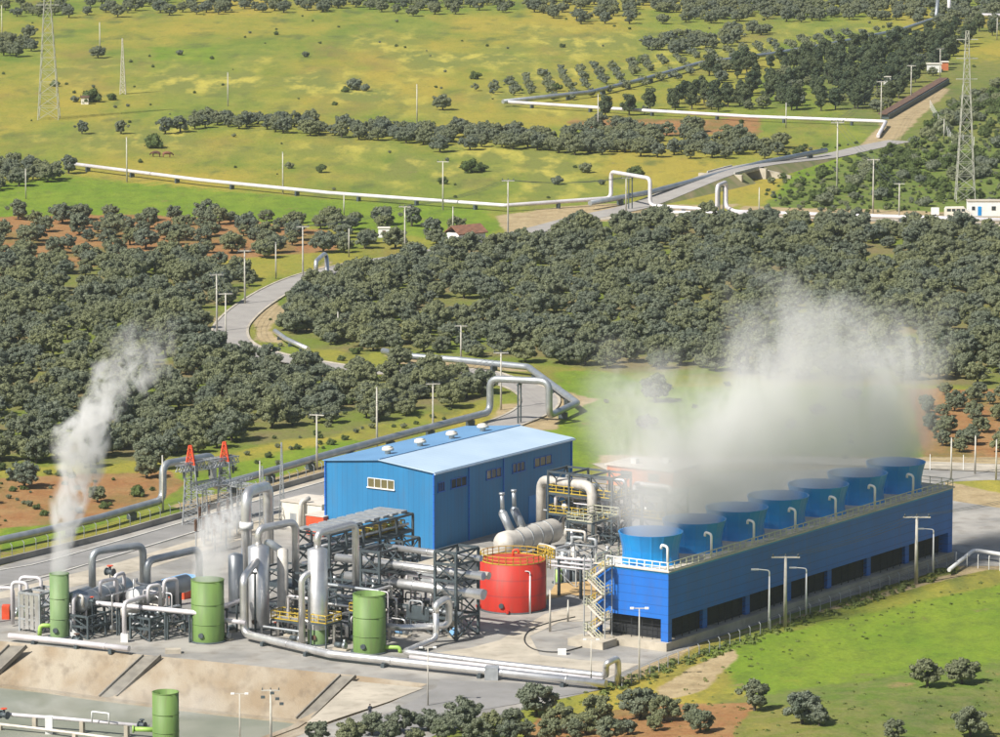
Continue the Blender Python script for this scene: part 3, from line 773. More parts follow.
for x, y, s, lb in ((829, 78, 1.25, 'tall dark cypress, taller of the pair rising above the wood'), (819, 78, 1.05, 'tall dark cypress, shorter of the pair rising above the wood')):
    tree('cyp', 'cypress_tree', CYC[0], PIT[0], P(x, y), 1, s, lb, None)
# young olives in rows
yo = scatter([(470, 92), (520, 78), (660, 60), (760, 46), (850, 34), (925, 24), (900, 34), (760, 64), (640, 88), (565, 104), (500, 96)], 6.0, .12, seed=15, rot=.5, prob=.95)
yo = sorted(yo, key=lambda t: -t[3])[:290]
for (x, y, px, py) in yo:
    tree('young', 'young_olive_tree', YOC[int(og.integers(3))], OLT[0] if False else None, (x, y, 0), float(og.uniform(0, 6)), float(og.uniform(.8, 1.3)), 'small round olive bush in the planted rows of the far field', 'young olive bushes planted in rows', 'bush', far=True)
# shrubs of the right-hand bank and elsewhere
sh = scatter([(800, 166), (880, 140), (905, 118), (940, 96), (1020, 70), (1020, 210), (860, 212), (800, 205), (780, 190)], 9, .45, seed=16, prob=.62)
sh += scatter([(856, 170), (930, 160), (1020, 165), (1020, 180), (930, 178), (860, 182)], 5.5, .4, seed=26, prob=.9)
sh += scatter([(900, 100), (935, 80), (1020, 60), (1020, 100), (930, 140), (915, 150)], 5.5, .4, seed=27, prob=.8)
sh += scatter([(90, 55), (420, 40), (650, 60), (560, 98), (300, 60), (200, 100)], 30, .5, seed=17, prob=.25)
sh += scatter([(120, 150), (640, 160), (640, 195), (350, 180)], 15, .5, seed=18, prob=.55)
for x, y in ((180, 55), (75, 102), (85, 104), (92, 102), (112, 100), (155, 148), (345, 92), (355, 90), (365, 91)):
    w = P(x, y); sh.append((w.x, w.y, x, y))
sh += scatter([(575, 455), (640, 386), (720, 388), (900, 386), (915, 394), (720, 450), (640, 450)], 14, .45, seed=28, prob=.35)
for (x, y, px, py) in sh:
    k = int(og.integers(3)); gr = og.random() < .45
    tree('shrub', 'shrub', (SHG[k % 2] if gr else SHC[k]), None, (x, y, float(hz(x, y))), float(og.uniform(0, 6)), float(og.uniform(.7, 1.7)), 'low rounded green shrub growing wild on the upper fields', 'wild shrubs on the fields and banks', 'shrub', far=True)
for x, y, s, lb in ((655, 402, 1.1, 'grey leafy tree alone on bright grass behind the blue hall'), (612, 400, .0, '')):
    if s: tree('olive', 'olive_tree', OLC[1], OLT[1], P(x, y), 2, s, lb, None, sz=1.1)

shsrc = [o for o in scene.objects if o.name.startswith('shrub')]
ss_ = {}
for o in shsrc: ss_.setdefault(o.data.name, o)
def pick(cm): return ss_[_fm[(cm.name, '')].name]
tuft = scatter([(-30, 10), (1030, 10), (1030, 60), (930, 100), (860, 140), (640, 205), (500, 205), (330, 194), (60, 166), (-30, 160)], 9, .5, seed=40, prob=.07)
tuft += scatter([(780, 150), (900, 140), (1030, 60), (1030, 214), (760, 212)], 3.2, .5, seed=41, prob=.75)
tuft += scatter([(-30, 300), (200, 280), (500, 380), (430, 440), (-30, 500)], 5, .5, seed=42, prob=.25, keep=False)
tuft += scatter([(560, 372), (900, 386), (1000, 470), (600, 450)], 8, .5, seed=43, prob=.15)
tuft += scatter([(-30, 470), (160, 470), (480, 405), (480, 412), (330, 450), (160, 500), (-30, 540)], 3.0, .5, seed=44, prob=.3, keep=False)
forest('low_undergrowth', [(x, y, int(og.integers(3)), float(og.uniform(.18, .5) * (1.0 if og.random() > .12 else 1.7)), float(og.uniform(0, 6))) for x, y, _, _ in tuft], [pick(SHC[0]), pick(SHC[1]), pick(SHG[0])], [None] * 3)
print('tufts', len(tuft))
# foreground trees
FG = [(318, 742, .62, 'rounded olive bush beside the pond corner, lowest in the photo'), (372, 736, .66, 'olive tree just below the walking person'), (400, 733, .75, 'second olive tree right of the walking person, in the bottom row'),
      (428, 731, .7, 'olive tree at the foot of the tall lamp by the front pipes'), (462, 731, .92, 'broad olive tree in the bottom row left of the tallest one'), (492, 737, .7, 'low olive tree touching the bottom edge below the front pipes'),
      (536, 716, 1.0, 'tallest olive tree at the grass edge beside the end of the front pipes'), (560, 733, .8, 'olive tree in front of the tallest bottom-row olive'), (596, 726, .9, 'olive tree on orange soil below the pipe loop'),
      (640, 719, 1.0, 'dark olive tree at the lower end of the dirt path'), (663, 722, .72, 'smaller olive tree right against the dark one on the dirt path'), (755, 711, .86, 'round dark olive tree where orange soil meets the green hill'),
      (802, 724, .98, 'open two-part olive tree on the green hillside'), (819, 726, .5, 'small olive bush beside the open hillside olive'), (927, 688, .86, 'round olive tree on the right hillside, left of a pair'),
      (962, 684, .82, 'round olive tree on the right hillside, right of a pair'), (970, 737, .8, 'olive tree cut by the bottom edge at lower right'), (893, 741, .6, 'small olive bush at the bottom edge of the hillside'),
      (513, 728, .6, 'small olive between two larger ones in the bottom row'), (610, 742, .7, 'olive tree at the bottom edge in orange soil'), (445, 742, .75, 'olive tree at the bottom edge under the broad one')]
for i, (x, y, s, lb) in enumerate(FG):
    tree('olive', 'olive_tree', OLC[i % 6], OLT[i % 6], G(x, y), i * 1.3, s * 1.08, lb, None, sz=1.02)
for x, y in ((350, 745), (388, 745), (415, 742), (478, 744), (508, 741), (525, 738), (548, 742), (575, 741), (585, 735), (628, 735), (655, 731), (690, 722), (700, 733)):
    tree('olive', 'olive_tree', OLC[int(og.integers(6))], OLT[0], G(x, y), float(og.uniform(0, 6)), float(og.uniform(.45, .8)), 'low bushy olive filling the belt along the bottom edge', 'low olives along the bottom edge')
# weeds along the hill edge and fence
g = np.random.default_rng(5); q = []
wv = []; wf = []
def weed_at(p, s, n=16):
    for _ in range(n):
        a = Vector(g.normal(size=3)); a.normalize(); c = p + Vector((a.x * s, a.y * s, abs(a.z) * s * .8)); t = a.cross(Vector(g.normal(size=3))).normalized() * s * .35; u = a.cross(t).normalized() * s * .3
        i = len(wv); wv.extend([tuple(c - t - u), tuple(c + t - u), tuple(c + t * .6 + u), tuple(c - t * .6 + u)]); wf.append((i, i + 1, i + 2, i + 3))
for i in range(800):
    px, py = g.uniform(560, 1000), g.uniform(575, 745)
    ed = 692 - (px - 596) * .285
    if py < ed - 2: continue
    if py > ed + 26 and not (py > 690 - (px - 700) * .1 and g.random() < .55): continue
    if 640 < px < 745 and abs(py - (700 - (px - 640) * .5)) < 9: continue
    weed_at(G(px, py), g.uniform(.1, .32))
for i in range(260):
    px = g.uniform(600, 955); py = 688 - (px - 600) * .345 + g.uniform(-1, 9)
    weed_at(G(px, py), g.uniform(.2, .6), 20)
me_ = bpy.data.meshes.new('weeds'); me_.from_pydata(wv, [], wf); me_.materials.append(M['weed']); wo = bpy.data.objects.new('weeds', me_); COL.objects.link(wo); wo['kind'] = 'stuff'

# ================================================================== the plant
VR = -VL
def V(p, z): return Vector((p[0], p[1], z))
def A(o, a=0.0, b=0.0, z=0.0): return Vector((o.x, o.y, 0)) + UV * a + VL * b + Vector((0, 0, z))
def rail(b, pts, h=1.05, post=1.6, r=.035, mid=True, closed=False):
    pts = [Vector(p) for p in pts]
    if closed: pts = pts + [pts[0]]
    for p, q in zip(pts[:-1], pts[1:]):
        ln = (q - p).length; n = max(1, round(ln / post))
        b.bar(p + Vector((0, 0, h)), q + Vector((0, 0, h)), r * 2)
        if mid: b.bar(p + Vector((0, 0, h * .52)), q + Vector((0, 0, h * .52)), r * 1.4)
        b.bar(p + Vector((0, 0, .08)), q + Vector((0, 0, .08)), r * 1.2, .14)
        for k in range(n + 1):
            x = p.lerp(q, k / n); b.bar(x, x + Vector((0, 0, h)), r * 2)
    return b

# ---------------- turbine hall
H0 = P(434, 550); HL, HW, HE, HR = 36.0, 19.0, 11.2, 12.15
t = thing('turbine_hall', 'large blue metal hall with pale gabled roof and roof vents', 'building', A(H0, HL / 2, HW / 2))
b = B()
q = [A(H0, 0, 0, 0), A(H0, 0, HW, 0), A(H0, 0, HW, HE), A(H0, 0, HW / 2, HR), A(H0, 0, 0, HE)]
r_ = [p + UV * HL for p in q]
b.v += [tuple(p) for p in q + r_]
b.f += [(0, 4, 3, 2, 1), (5, 6, 7, 8, 9), (0, 5, 9, 4), (1, 2, 7, 6)]; b.sm += [False] * 4
m_h = mat('blue_hall_walls', (.024, .20, .42), (.02, .17, .36), .5, 0, scale=.35, stretch=(1, 1, .18), dirt=.18, uline=.9, uvec=tuple((UV + VL * 1.0)), zdark=.8)
b.build('wall', m_h, t)
b = B(); e = .35
def slab(b0, z0, b1, z1, th=.14):
    a0, a1 = -e, HL + e
    p = [A(H0, a0, b0, z0), A(H0, a1, b0, z0), A(H0, a1, b1, z1), A(H0, a0, b1, z1)]
    return B().hexa([x + Vector((0, 0, .01)) for x in p] + [x + Vector((0, 0, .01 + th)) for x in p])
sl = (HR - HE) / (HW / 2)
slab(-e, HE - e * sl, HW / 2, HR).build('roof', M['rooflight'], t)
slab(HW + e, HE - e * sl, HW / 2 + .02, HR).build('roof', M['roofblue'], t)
b = B(); b.bar(A(H0, -e, HW / 2, HR + .2), A(H0, HL + e, HW / 2, HR + .2), .5, .12); b.build('ridge_cap', M['roofblue'], t)
b = B()
for bb in (0, HW):
    s = -1 if bb == 0 else 1
    b.bar(A(H0, -.1, bb + s * .06, 0), A(H0, -.1, bb + s * .06, HE), .22)
    b.bar(A(H0, HL, bb + s * .06, 0), A(H0, HL, bb + s * .06, HE), .22)
for aa in (8.8, 17.8): b.bar(A(H0, aa, -.1, 0), A(H0, aa, -.1, HE - .1), .16)
b.build('downpipe', M['bluewall'], t)
b = B(); b.bar(A(H0, -.4, -.42, HE - .14), A(H0, HL + .4, -.42, HE - .14), .2); b.build('gutter', M['rooflight'], t)
def window(a0, a1, z0, z1, face, m='glass', n=4, gl=None):
    """row of panes on the gable (face 'g') or the long wall (face 's')"""
    ex, nr, o = (VL, -UV, A(H0)) if face == 'g' else (UV, VR, A(H0))
    f = B(); f.obox(o + nr * .06, (a0 - .12, a1 + .12), (-.06, .05) if False else (0, 0.01), z0, z1, ex, nr) if False else None
    f.hexa([o + ex * (a0 - .15) + nr * .02 + Vector((0, 0, z0 - .15)), o + ex * (a1 + .15) + nr * .02 + Vector((0, 0, z0 - .15)), o + ex * (a1 + .15) + nr * .22 + Vector((0, 0, z0 - .15)), o + ex * (a0 - .15) + nr * .22 + Vector((0, 0, z0 - .15)),
            o + ex * (a0 - .15) + nr * .02 + Vector((0, 0, z0)), o + ex * (a1 + .15) + nr * .02 + Vector((0, 0, z0)), o + ex * (a1 + .15) + nr * .22 + Vector((0, 0, z0)), o + ex * (a0 - .15) + nr * .22 + Vector((0, 0, z0))])
    for k in range(n + 1):
        x = a0 + (a1 - a0) * k / n; f.bar(o + ex * x + nr * .06 + Vector((0, 0, z0)), o + ex * x + nr * .06 + Vector((0, 0, z1)), .1)
    f.bar(o + ex * a0 + nr * .06 + Vector((0, 0, z1)), o + ex * a1 + nr * .06 + Vector((0, 0, z1)), .1)
    w = f.build('window', M['white'] if face == 'g' else M['bluewall'], t)
    g_ = B(); pts = [o + ex * a0 + nr * .03 + Vector((0, 0, z0)), o + ex * a1 + nr * .03 + Vector((0, 0, z0)), o + ex * a1 + nr * .03 + Vector((0, 0, z1)), o + ex * a0 + nr * .03 + Vector((0, 0, z1))]
    g_.quad(*pts); g_.build('pane', M[m], w)
window(6.9, 11.5, 8.1, 9.4, 'g')
for a0, a1 in ((1.0, 2.6), (4.3, 8.2), (13.4, 17.2), (20.2, 23.4), (26.0, 30.5)): window(a0, a1, 8.3, 9.6, 's', 'glassd' if a0 != 26.0 else 'glass', 3)
for k in range(4):
    c = A(H0, 5.5 + 8.2 * k, HW / 2 + 2.4, 0); z = HE + sl * (HW / 2 - 2.4)
    b = B(); b.cyl(V(c, z), V(c, z + .7), .42, n=12); b.cyl(V(c, z + .7), V(c, z + 1.15), .95, .8, 14); b.cyl(V(c, z + 1.15), V(c, z + 1.3), .8, .3, 14); b.build('roof_vent', M['cream'], t)
b = B(); b.obox(A(H0), (24.5, 28.0), (-.08, .0), .1, 4.2, UV, VL); b.build('roller_door', M['bluestack'], t)

# ---------------- cooling tower block
T0 = P(668, 651); TL_, TW, TH_ = 76.0, 11.1, 10.3
t = thing('cooling_tower_block', 'long blue cooling tower block with seven round fan stacks on top', 'cooling tower', A(T0, TL_ / 2, TW / 2))
B().obox(A(T0), (-.7, TL_ + .3), (-.2, TW + .7), -.1, 1.1, UV, VL).build('plinth', M['pale'], t)
b = B(); b.obox(A(T0), (0, TL_), (0, TW), 4.05, TH_, UV, VL)
b.obox(A(T0), (-.0, .9), (0, 1.1), 1.1, 4.05, UV, VL)
b.obox(A(T0), (0, .9), (TW - .5, TW), 1.1, 4.05, UV, VL)
b.obox(A(T0), (TL_ - 1.2, TL_), (0, TW), 1.1, 4.05, UV, VL); b.build('cladding', M['bluewall'], t)
B().obox(A(T0), (1.4, TL_ - 1.3), (1.5, TW - 1.3), 1.1, 4.04, UV, VL).build('basin_interior', M['dark'], t)  # solid near-black block painted as the shade behind the open bays
for i in range(1, 7):
    for bb in (1.0, TW - 1.6): B().obox(A(T0), (10.8 * i - .6, 10.8 * i + .5), (bb, bb + .7), 1.1, 4.04, UV, VL).build('pillar', M['bluewall'], t)
b = B()
for i in range(7):
    for z in (1.7, 2.4, 3.1, 3.7):
        b.bar(A(T0, 10.8 * i + 1.2, .75, z), A(T0, 10.8 * i + 9.6, .75, z), .05)
    for k in range(1, 5): b.bar(A(T0, 10.8 * i + 1 + k * 1.8, .72, 1.1), A(T0, 10.8 * i + 1 + k * 1.8, .72, 4.05), .08)
for z in (1.7, 2.4, 3.1, 3.7): b.bar(A(T0, .5, 1.2, z), A(T0, .5, TW - .7, z), .05)
for k in range(1, 6): b.bar(A(T0, .5, 1.1 + k * 1.6, 1.1), A(T0, .5, 1.1 + k * 1.6, 4.05), .08)
b.build('louvre', M['dark'], t)  # bars share the near-black so the bays look shaded
b = B(); b.obox(A(T0), (-.25, TL_ + .25), (-.25, TW + .25), TH_ + .003, TH_ + .16, UV, VL); b.build('deck', M['roofpale'], t)
b = B(); b.obox(A(T0), (-.04, .0), (-.04, TW + .04), TH_ - .28, TH_, UV, VL); b.obox(A(T0), (-.04, TL_), (-.04, -.0), TH_ - .28, TH_, UV, VL); b.build('edge_trim', M['bluestack'], t)
b = B(); rail(b, [A(T0, 0, 0, TH_ + .15), A(T0, TL_, 0, TH_ + .15)], 1.1, 1.5, .05); rail(b, [A(T0, TL_, 0, TH_ + .15), A(T0, TL_, TW, TH_ + .15), A(T0, 0, TW, TH_ + .15)], 1.1, 1.8, .04); b.build('railing', M['rail'], t)
b = B(); rail(b, [A(T0, 0, .1, TH_ + .15), A(T0, 0, TW - 1.6, TH_ + .15)], 1.1, 1.2, .055); b.build('railing', M['white'], t)
for i in range(7):
    c = A(T0, 4.6 + 10.8 * i, 5.6, TH_ + .16)
    b = B(); n = 96; prof = [(0, 3.85), (.25, 3.72), (1.0, 3.62), (1.8, 3.66), (2.6, 3.82), (3.4, 4.02), (4.0, 4.22)]
    rows = []
    for t_, r0 in prof:
        i0 = len(b.v); rows.append(i0)
        for k in range(n):
            rr = r0 + (.05 if k % 6 == 0 else 0); a = 2 * PI * k / n; b.v.append((c.x + rr * math.cos(a), c.y + rr * math.sin(a), c.z + t_))
    i0 = len(b.v)
    for t_, r0 in reversed(prof):
        i1 = len(b.v); rows.append(i1)
        for k in range(n):
            a = 2 * PI * k / n; b.v.append((c.x + (r0 - .14) * math.cos(a), c.y + (r0 - .14) * math.sin(a), c.z + t_))
    for a_, b_ in zip(rows[:-1], rows[1:]):
        for k in range(n): b.f.append((a_ + k, a_ + (k + 1) % n, b_ + (k + 1) % n, b_ + k)); b.sm.append(False)
    s = b.build('fan_stack', M['bluestack'], t)
    f = B(); f.cyl(c + Vector((0, 0, 1.2)), c + Vector((0, 0, 1.8)), .55, n=14)
    for k in range(8):
        a = k * PI / 4 + i; d = Vector((math.cos(a), math.sin(a), 0)); e2 = Vector((-d.y, d.x, 0))
        f.hexa([c + d * .4 - e2 * .2 + Vector((0, 0, 1.45)), c + d * 3.4 - e2 * .35 + Vector((0, 0, 1.45)), c + d * 3.4 + e2 * .35 + Vector((0, 0, 1.65)), c + d * .4 + e2 * .2 + Vector((0, 0, 1.65)),
                c + d * .4 - e2 * .2 + Vector((0, 0, 1.52)), c + d * 3.4 - e2 * .35 + Vector((0, 0, 1.52)), c + d * 3.4 + e2 * .35 + Vector((0, 0, 1.72)), c + d * .4 + e2 * .2 + Vector((0, 0, 1.72))])
    f.build('fan', M['steell'], s)
    p = A(T0, 1.0 + 10.8 * i, .75, TH_ + .16)
    b = B(); b.tube([p, p + Vector((0, 0, 3.0)), p + VL * .95 + Vector((0, 0, 3.15)), p + VL * 1.0 + Vector((0, 0, 2.6))], .17, 10, .5); b.build('vent_pipe', M['white'], t)

# stair tower on its end
ST = A(T0, -2.2, 8.3, 0)
t = thing('stair_tower', 'zigzag outdoor steel stair against the short end of the blue tower block', 'stairs', A(T0, -1.3, 9.6))
def S(a, b_, z): return A(ST, a, b_, z)
b = B()
for a in (0, 1.7):
    for bb in (0, 3.2): b.bar(S(a, bb, 0), S(a, bb, TH_ + 1.2), .12)
b.build('frame', M['steell'], t)
nf = 6; rise = TH_ / nf
for k in range(nf):
    b = B(); up = (k % 2 == 0); b0, b1 = (.5, 2.8) if up else (2.8, .5); a0 = .1 if up else .95; z0 = k * rise
    for s in (0, .75): b.bar(S(a0 + s, b0, z0), S(a0 + s, b1, z0 + rise), .07, .26)
    for j in range(8): f = (j + .5) / 8; b.obox(A(ST), (a0, a0 + .75), (b0 + (b1 - b0) * f - .13, b0 + (b1 - b0) * f + .13), z0 + rise * f, z0 + rise * f + .05, UV, VL)
    fl = b.build('flight', M['roofpale'], t)
    h = B()
    for s in (0, .75):
        h.bar(S(a0 + s, b0, z0 + 1.0), S(a0 + s, b1, z0 + rise + 1.0), .07); h.bar(S(a0 + s, b0, z0 + .55), S(a0 + s, b1, z0 + rise + .55), .05)
        for j in range(4): f = j / 3; h.bar(S(a0 + s, b0 + (b1 - b0) * f, z0 + rise * f), S(a0 + s, b0 + (b1 - b0) * f, z0 + rise * f + 1.0), .06)
    h.build('handrail', M['yellow'] if k % 2 else M['rail'], fl)
    pl = B(); pb = (2.8, 3.3) if up else (0.0, .5); pl.obox(A(ST), (0, 1.8), pb, z0 + rise - .06, z0 + rise, UV, VL); e_ = 3.3 if up else 0.0
    rail(pl, [S(0, pb[0] if up else pb[1], z0 + rise), S(0, e_, z0 + rise), S(1.8, e_, z0 + rise)], 1.0, .8, .04); pl.build('landing', M['rail'], t)
b = B(); b.obox(A(T0), (-4.4, -1.0), (7.2, 12.6), 0, 1.0, UV, VL); o = b.build('concrete_block_wall', M['pale'], None, A(T0, -3, 10)); tag(o, 'low pale concrete block under the zigzag stair', 'wall')

# ---------------- helpers for pipes and vessels
def pipe(name, label, pts, r, m='alu', rings=0, sup=None, cat='pipe', bend=None, n=12, group=None, supm='steel', below=0.0, extra=None):
    """pipe run; sup = spacing of supports along level stretches"""
    pts = [Vector(p) for p in pts]
    base = V(pts[0], float(hz(pts[0].x, pts[0].y)))
    t = thing(name, label, cat, base, group)
    b = B(); b.tube(pts, r, n, bend, rings=rings); b.build('pipe_run', M[m], t)
    if sup:
        for p, q in zip(pts[:-1], pts[1:]):
            d = q - p; hl = math.hypot(d.x, d.y)
            if hl < sup * .5 or abs(d.z) > hl * .5: continue
            k = max(1, int(hl / sup)); dd = Vector((d.x, d.y, 0)).normalized(); s = Vector((dd.y, -dd.x, 0))
            for j in range(k):
                c = p.lerp(q, (j + .5) / k); g0 = float(hz(c.x, c.y)) + below
                b = B(); zt = c.z - r
                if zt - g0 > 1.5:
                    for sg in (-1, 1): b.bar(V(c + s * sg * r, g0), V(c + s * sg * r, zt), .2)
                    b.bar(V(c - s * r * 1.5, zt - .12), V(c + s * r * 1.5, zt - .12), .24, .24)
                else:
                    b.obox(V(c, 0), (-.25, .25), (-r * 1.3, r * 1.3), g0 - .1, max(zt + .1, g0 + .2), dd, s)
                b.build('support', M[supm], t)
    if extra: extra(t)
    return t
def vessel(name, label, p0, p1, r, m='alug', bands=2, cat='vessel', saddle=0.0, dome=.45, endm=None, mats='steel'):
    p0, p1 = Vector(p0), Vector(p1); d = (p1 - p0); ln = d.length
    t = thing(name, label, cat, V((p0 + p1) / 2, saddle))
    pr = [(-r * dome, .01), (-r * dome * .9, r * .4), (-r * dome * .55, r * .78), (-r * dome * .2, r * .95), (0, r)]
    prof = pr + [(ln, r)] + [(ln - a, b_) for a, b_ in pr[:-1]][::-1]
    B().lathe(p0, d, prof, 24).build('shell', M[m], t)
    if endm: B().lathe(p0, d, [(a - .02, b_ * 1.01 + .01) for a, b_ in pr], 24).build('end_dome', M[endm], t)
    dn = d.normalized()
    for k in range(bands):
        f = (k + 1) / (bands + 1) * ln; b = B().cyl(p0 + dn * (f - .1), p0 + dn * (f + .1), r * 1.05, n=24); b.build('band', M['steell'], t)
    s = Vector((dn.y, -dn.x, 0))
    for f in (.2, .8):
        c = p0 + d * f
        if c.z - r > saddle + .1: B().obox(V(c, 0), (-.25, .25), (-r * .7, r * .7), saddle, c.z - r * .7, dn, s).build('saddle', M[mats], t)
    return t
def drum(name, label, base, r, h, m, cat='tank', rim=True, top='open', skirt=0, manh=True, z0=0.0):
    """upright cylindrical tank"""
    base = Vector(base); t = thing(name, label, cat, base)
    b = B()
    if top == 'open':
        b.lathe(base, (0, 0, 1), [(skirt, r), (h, r), (h, r - .1), (h - 2.2, r - .1), (h - 2.2, 0.01)], 40)
    elif top == 'cone':
        b.lathe(base, (0, 0, 1), [(skirt, r), (h, r), (h + r * .28, r * .35), (h + r * .32, .01)], 32)
    else:
        b.lathe(base, (0, 0, 1), [(skirt, r), (h, r), (h + .02, r - .06), (h + r * .08, .01)], 40)
    b.build('shell', M[m], t)
    if skirt: B().lathe(base, (0, 0, 1), [(0, r * 1.02), (skirt, r * 1.02), (skirt + .05, r)], 32).build('skirt', M['greend'] if m != 'alug' else M['steel'], t)
    if rim:
        for z in (h - .06, h * .62, h * .3): B().cyl(base + Vector((0, 0, z - .05)), base + Vector((0, 0, z + .05)), r + .035, n=40, caps=(True, True) if z < h * .7 else (False, False)).build('hoop', M[m], t)
    B().cyl(base - Vector((0, 0, .02)), base + Vector((0, 0, .18)), r + .3, n=32).build('footing', M['steel'], t)
    if manh:
        d = Vector((-.35, -.94, 0)); B().cyl(base + d * (r - .05) + Vector((0, 0, 1.1)), base + d * (r + .22) + Vector((0, 0, 1.1)), .34, n=14).build('manhole', M['steel'] if m != 'alu' else M['brown'], t)
    return t
def frame(name, label, o, la, lb, h, na, nb, levels, m='steel', cat='pipe rack', brace=True, w=.26, deck=None, railz=None, railm='yellow', z0=0.0):
    """steel frame of columns, beams and braces; la along UV, lb along VL"""
    t = thing(name, label, cat, A(o, la / 2, lb / 2, z0))
    xa = [la * i / (na - 1) for i in range(na)]; xb = [lb * i / (nb - 1) for i in range(nb)]
    for a in xa:
        for c in xb: B().bar(A(o, a, c, z0), A(o, a, c, z0 + h), w).build('column', M[m], t)
    for z in levels:
        b = B()
        for a in xa: b.bar(A(o, a, 0, z), A(o, a, lb, z), w * .8, w)
        for c in xb: b.bar(A(o, 0, c, z), A(o, la, c, z), w * .8, w)
        b.build('beam', M[m], t)
    if brace:
        b = B(); zz = [z0] + [z for z in levels]
        for z1, z2 in zip(zz[:-1], zz[1:]):
            for c in (0, lb): b.bar(A(o, xa[0], c, z1), A(o, xa[1], c, z2), w * .5); b.bar(A(o, xa[1], c, z1), A(o, xa[0], c, z2), w * .5)
            for a in (0, la): b.bar(A(o, a, xb[0], z1), A(o, a, xb[1], z2), w * .5)
        b.build('brace', M[m], t)
    for z in (deck or []): B().obox(A(o), (0, la), (0, lb), z + w / 2, z + w / 2 + .05, UV, VL).build('grating', M['steel'], t)
    for z in (railz or []): rail(B(), [A(o, 0, 0, z + .2), A(o, la, 0, z + .2), A(o, la, lb, z + .2), A(o, 0, lb, z + .2)], 1.05, 1.4, .05, closed=True).build('railing', M[railm], t)
    return t
def valve(label, p, s=1.0, m='steel', hm='orangered'):
    t = thing('valve', label, 'valve', p)
    b = B(); b.cyl(p - VR * .45 * s, p + VR * .45 * s, .28 * s, n=10); b.cyl(p, p + Vector((0, 0, .6 * s)), .14 * s, n=8)
    for q in (-.45, .45): b.cyl(p + VR * (q - .05) * s, p + VR * (q + .05) * s, .42 * s, n=12)
    b.build('body', M[m], t)
    b = B(); b.cyl(p + Vector((0, 0, .62 * s)), p + Vector((0, 0, .7 * s)), .34 * s, n=12); b.build('handwheel', M[hm], t)
    if p.z > .6: B().bar(V(p, 0), p, .12).build('stand', M['steel'], t)
    return t
def pump(label, p, d, s=1.0):
    t = thing('pump', label, 'pump', p); d = d.normalized(); sd_ = Vector((d.y, -d.x, 0))
    B().obox(p, (-1.1 * s, 1.1 * s), (-.45 * s, .45 * s), p.z, p.z + .25 * s, d, sd_).build('base_frame', M['pale'], t)
    z = Vector((0, 0, .65 * s)); B().cyl(p + z - d * .9 * s, p + z + d * .1 * s, .34 * s, n=14).build('motor', M['shedblue'] if s > 1 else M['steel'], t)
    b = B(); b.cyl(p + z + d * .3 * s, p + z + d * .75 * s, .42 * s, n=14); b.cyl(p + z + d * .5 * s, p + z + d * .5 * s + Vector((0, 0, .8 * s)), .16 * s, n=10); b.build('casing', M['alug'], t)
    return t

# ---------------- red tank
c = P(513, 608); t = drum('storage_tank', 'big red round tank with yellow railing round its roof', c, 4.45, 6.6, 'red', top='flat', rim=False)
B().lathe(c, (0, 0, 1), [(6.62, 4.42), (7.15, .05)], 40).build('roof', M['redtop'], t)
b = B(); pr = [c + Vector((4.4 * math.cos(a), 4.4 * math.sin(a), 6.65)) for a in np.linspace(0, 2 * PI, 29)[:-1]]; rail(b, pr, 1.05, 1.3, .042, closed=True); b.build('railing', M['yellow'], t)
b = B(); b.tube([c + Vector((0, 0, 7)), c + Vector((0, 0, 7.9)), c + Vector((.7, 0, 8.0)), c + Vector((.75, 0, 7.5))], .16, 8, .3); b.build('vent', M['orangered'], t)
b = B(); o = c + Vector((4.35 * .93, 4.35 * .36, 0)); dx_ = Vector((.36, -.93, 0)).normalized(); ou = Vector((.93, .36, 0))
for s in (-.35, .35): b.bar(o + dx_ * s + ou * .3, o + dx_ * s + ou * .3 + Vector((0, 0, 7.9)), .09)
for k in range(18): b.bar(o - dx_ * .35 + ou * .3 + Vector((0, 0, .4 * k + .3)), o + dx_ * .35 + ou * .3 + Vector((0, 0, .4 * k + .3)), .05)
for k in range(9): b.bar(o + dx_ * .5 + ou * .9 + Vector((0, 0, 5.2 + .3 * k)), o - dx_ * .5 + ou * .9 + Vector((0, 0, 5.2 + .3 * k)), .06)
for s in (-.5, .5): b.bar(o + dx_ * s + ou * .9 + Vector((0, 0, 5.0)), o + dx_ * s + ou * .9 + Vector((0, 0, 8.0)), .08)
b.build('ladder', M['yellow'], t)
b = B(); rail(b, [c + ou * 4.4 + dx_ * 1.8 + Vector((0, 0, 6.7)), c + ou * 5.4 + dx_ * 1.6 + Vector((0, 0, 6.7)), c + ou * 5.4 - dx_ * 1.6 + Vector((0, 0, 6.7)), c + ou * 4.4 - dx_ * 2.0 + Vector((0, 0, 6.7))], 1.2, .8, .07); b.build('platform_railing', M['yellow'], t)
b = B(); b.tube([c + Vector((-4.9, -1.2, .5)), c + Vector((-4.2, -.8, .5))], .22); b.tube([c + Vector((-.8, -5.0, .35)), c + Vector((-.6, -4.2, .35))], .2); b.build('nozzle', M['red'], t)

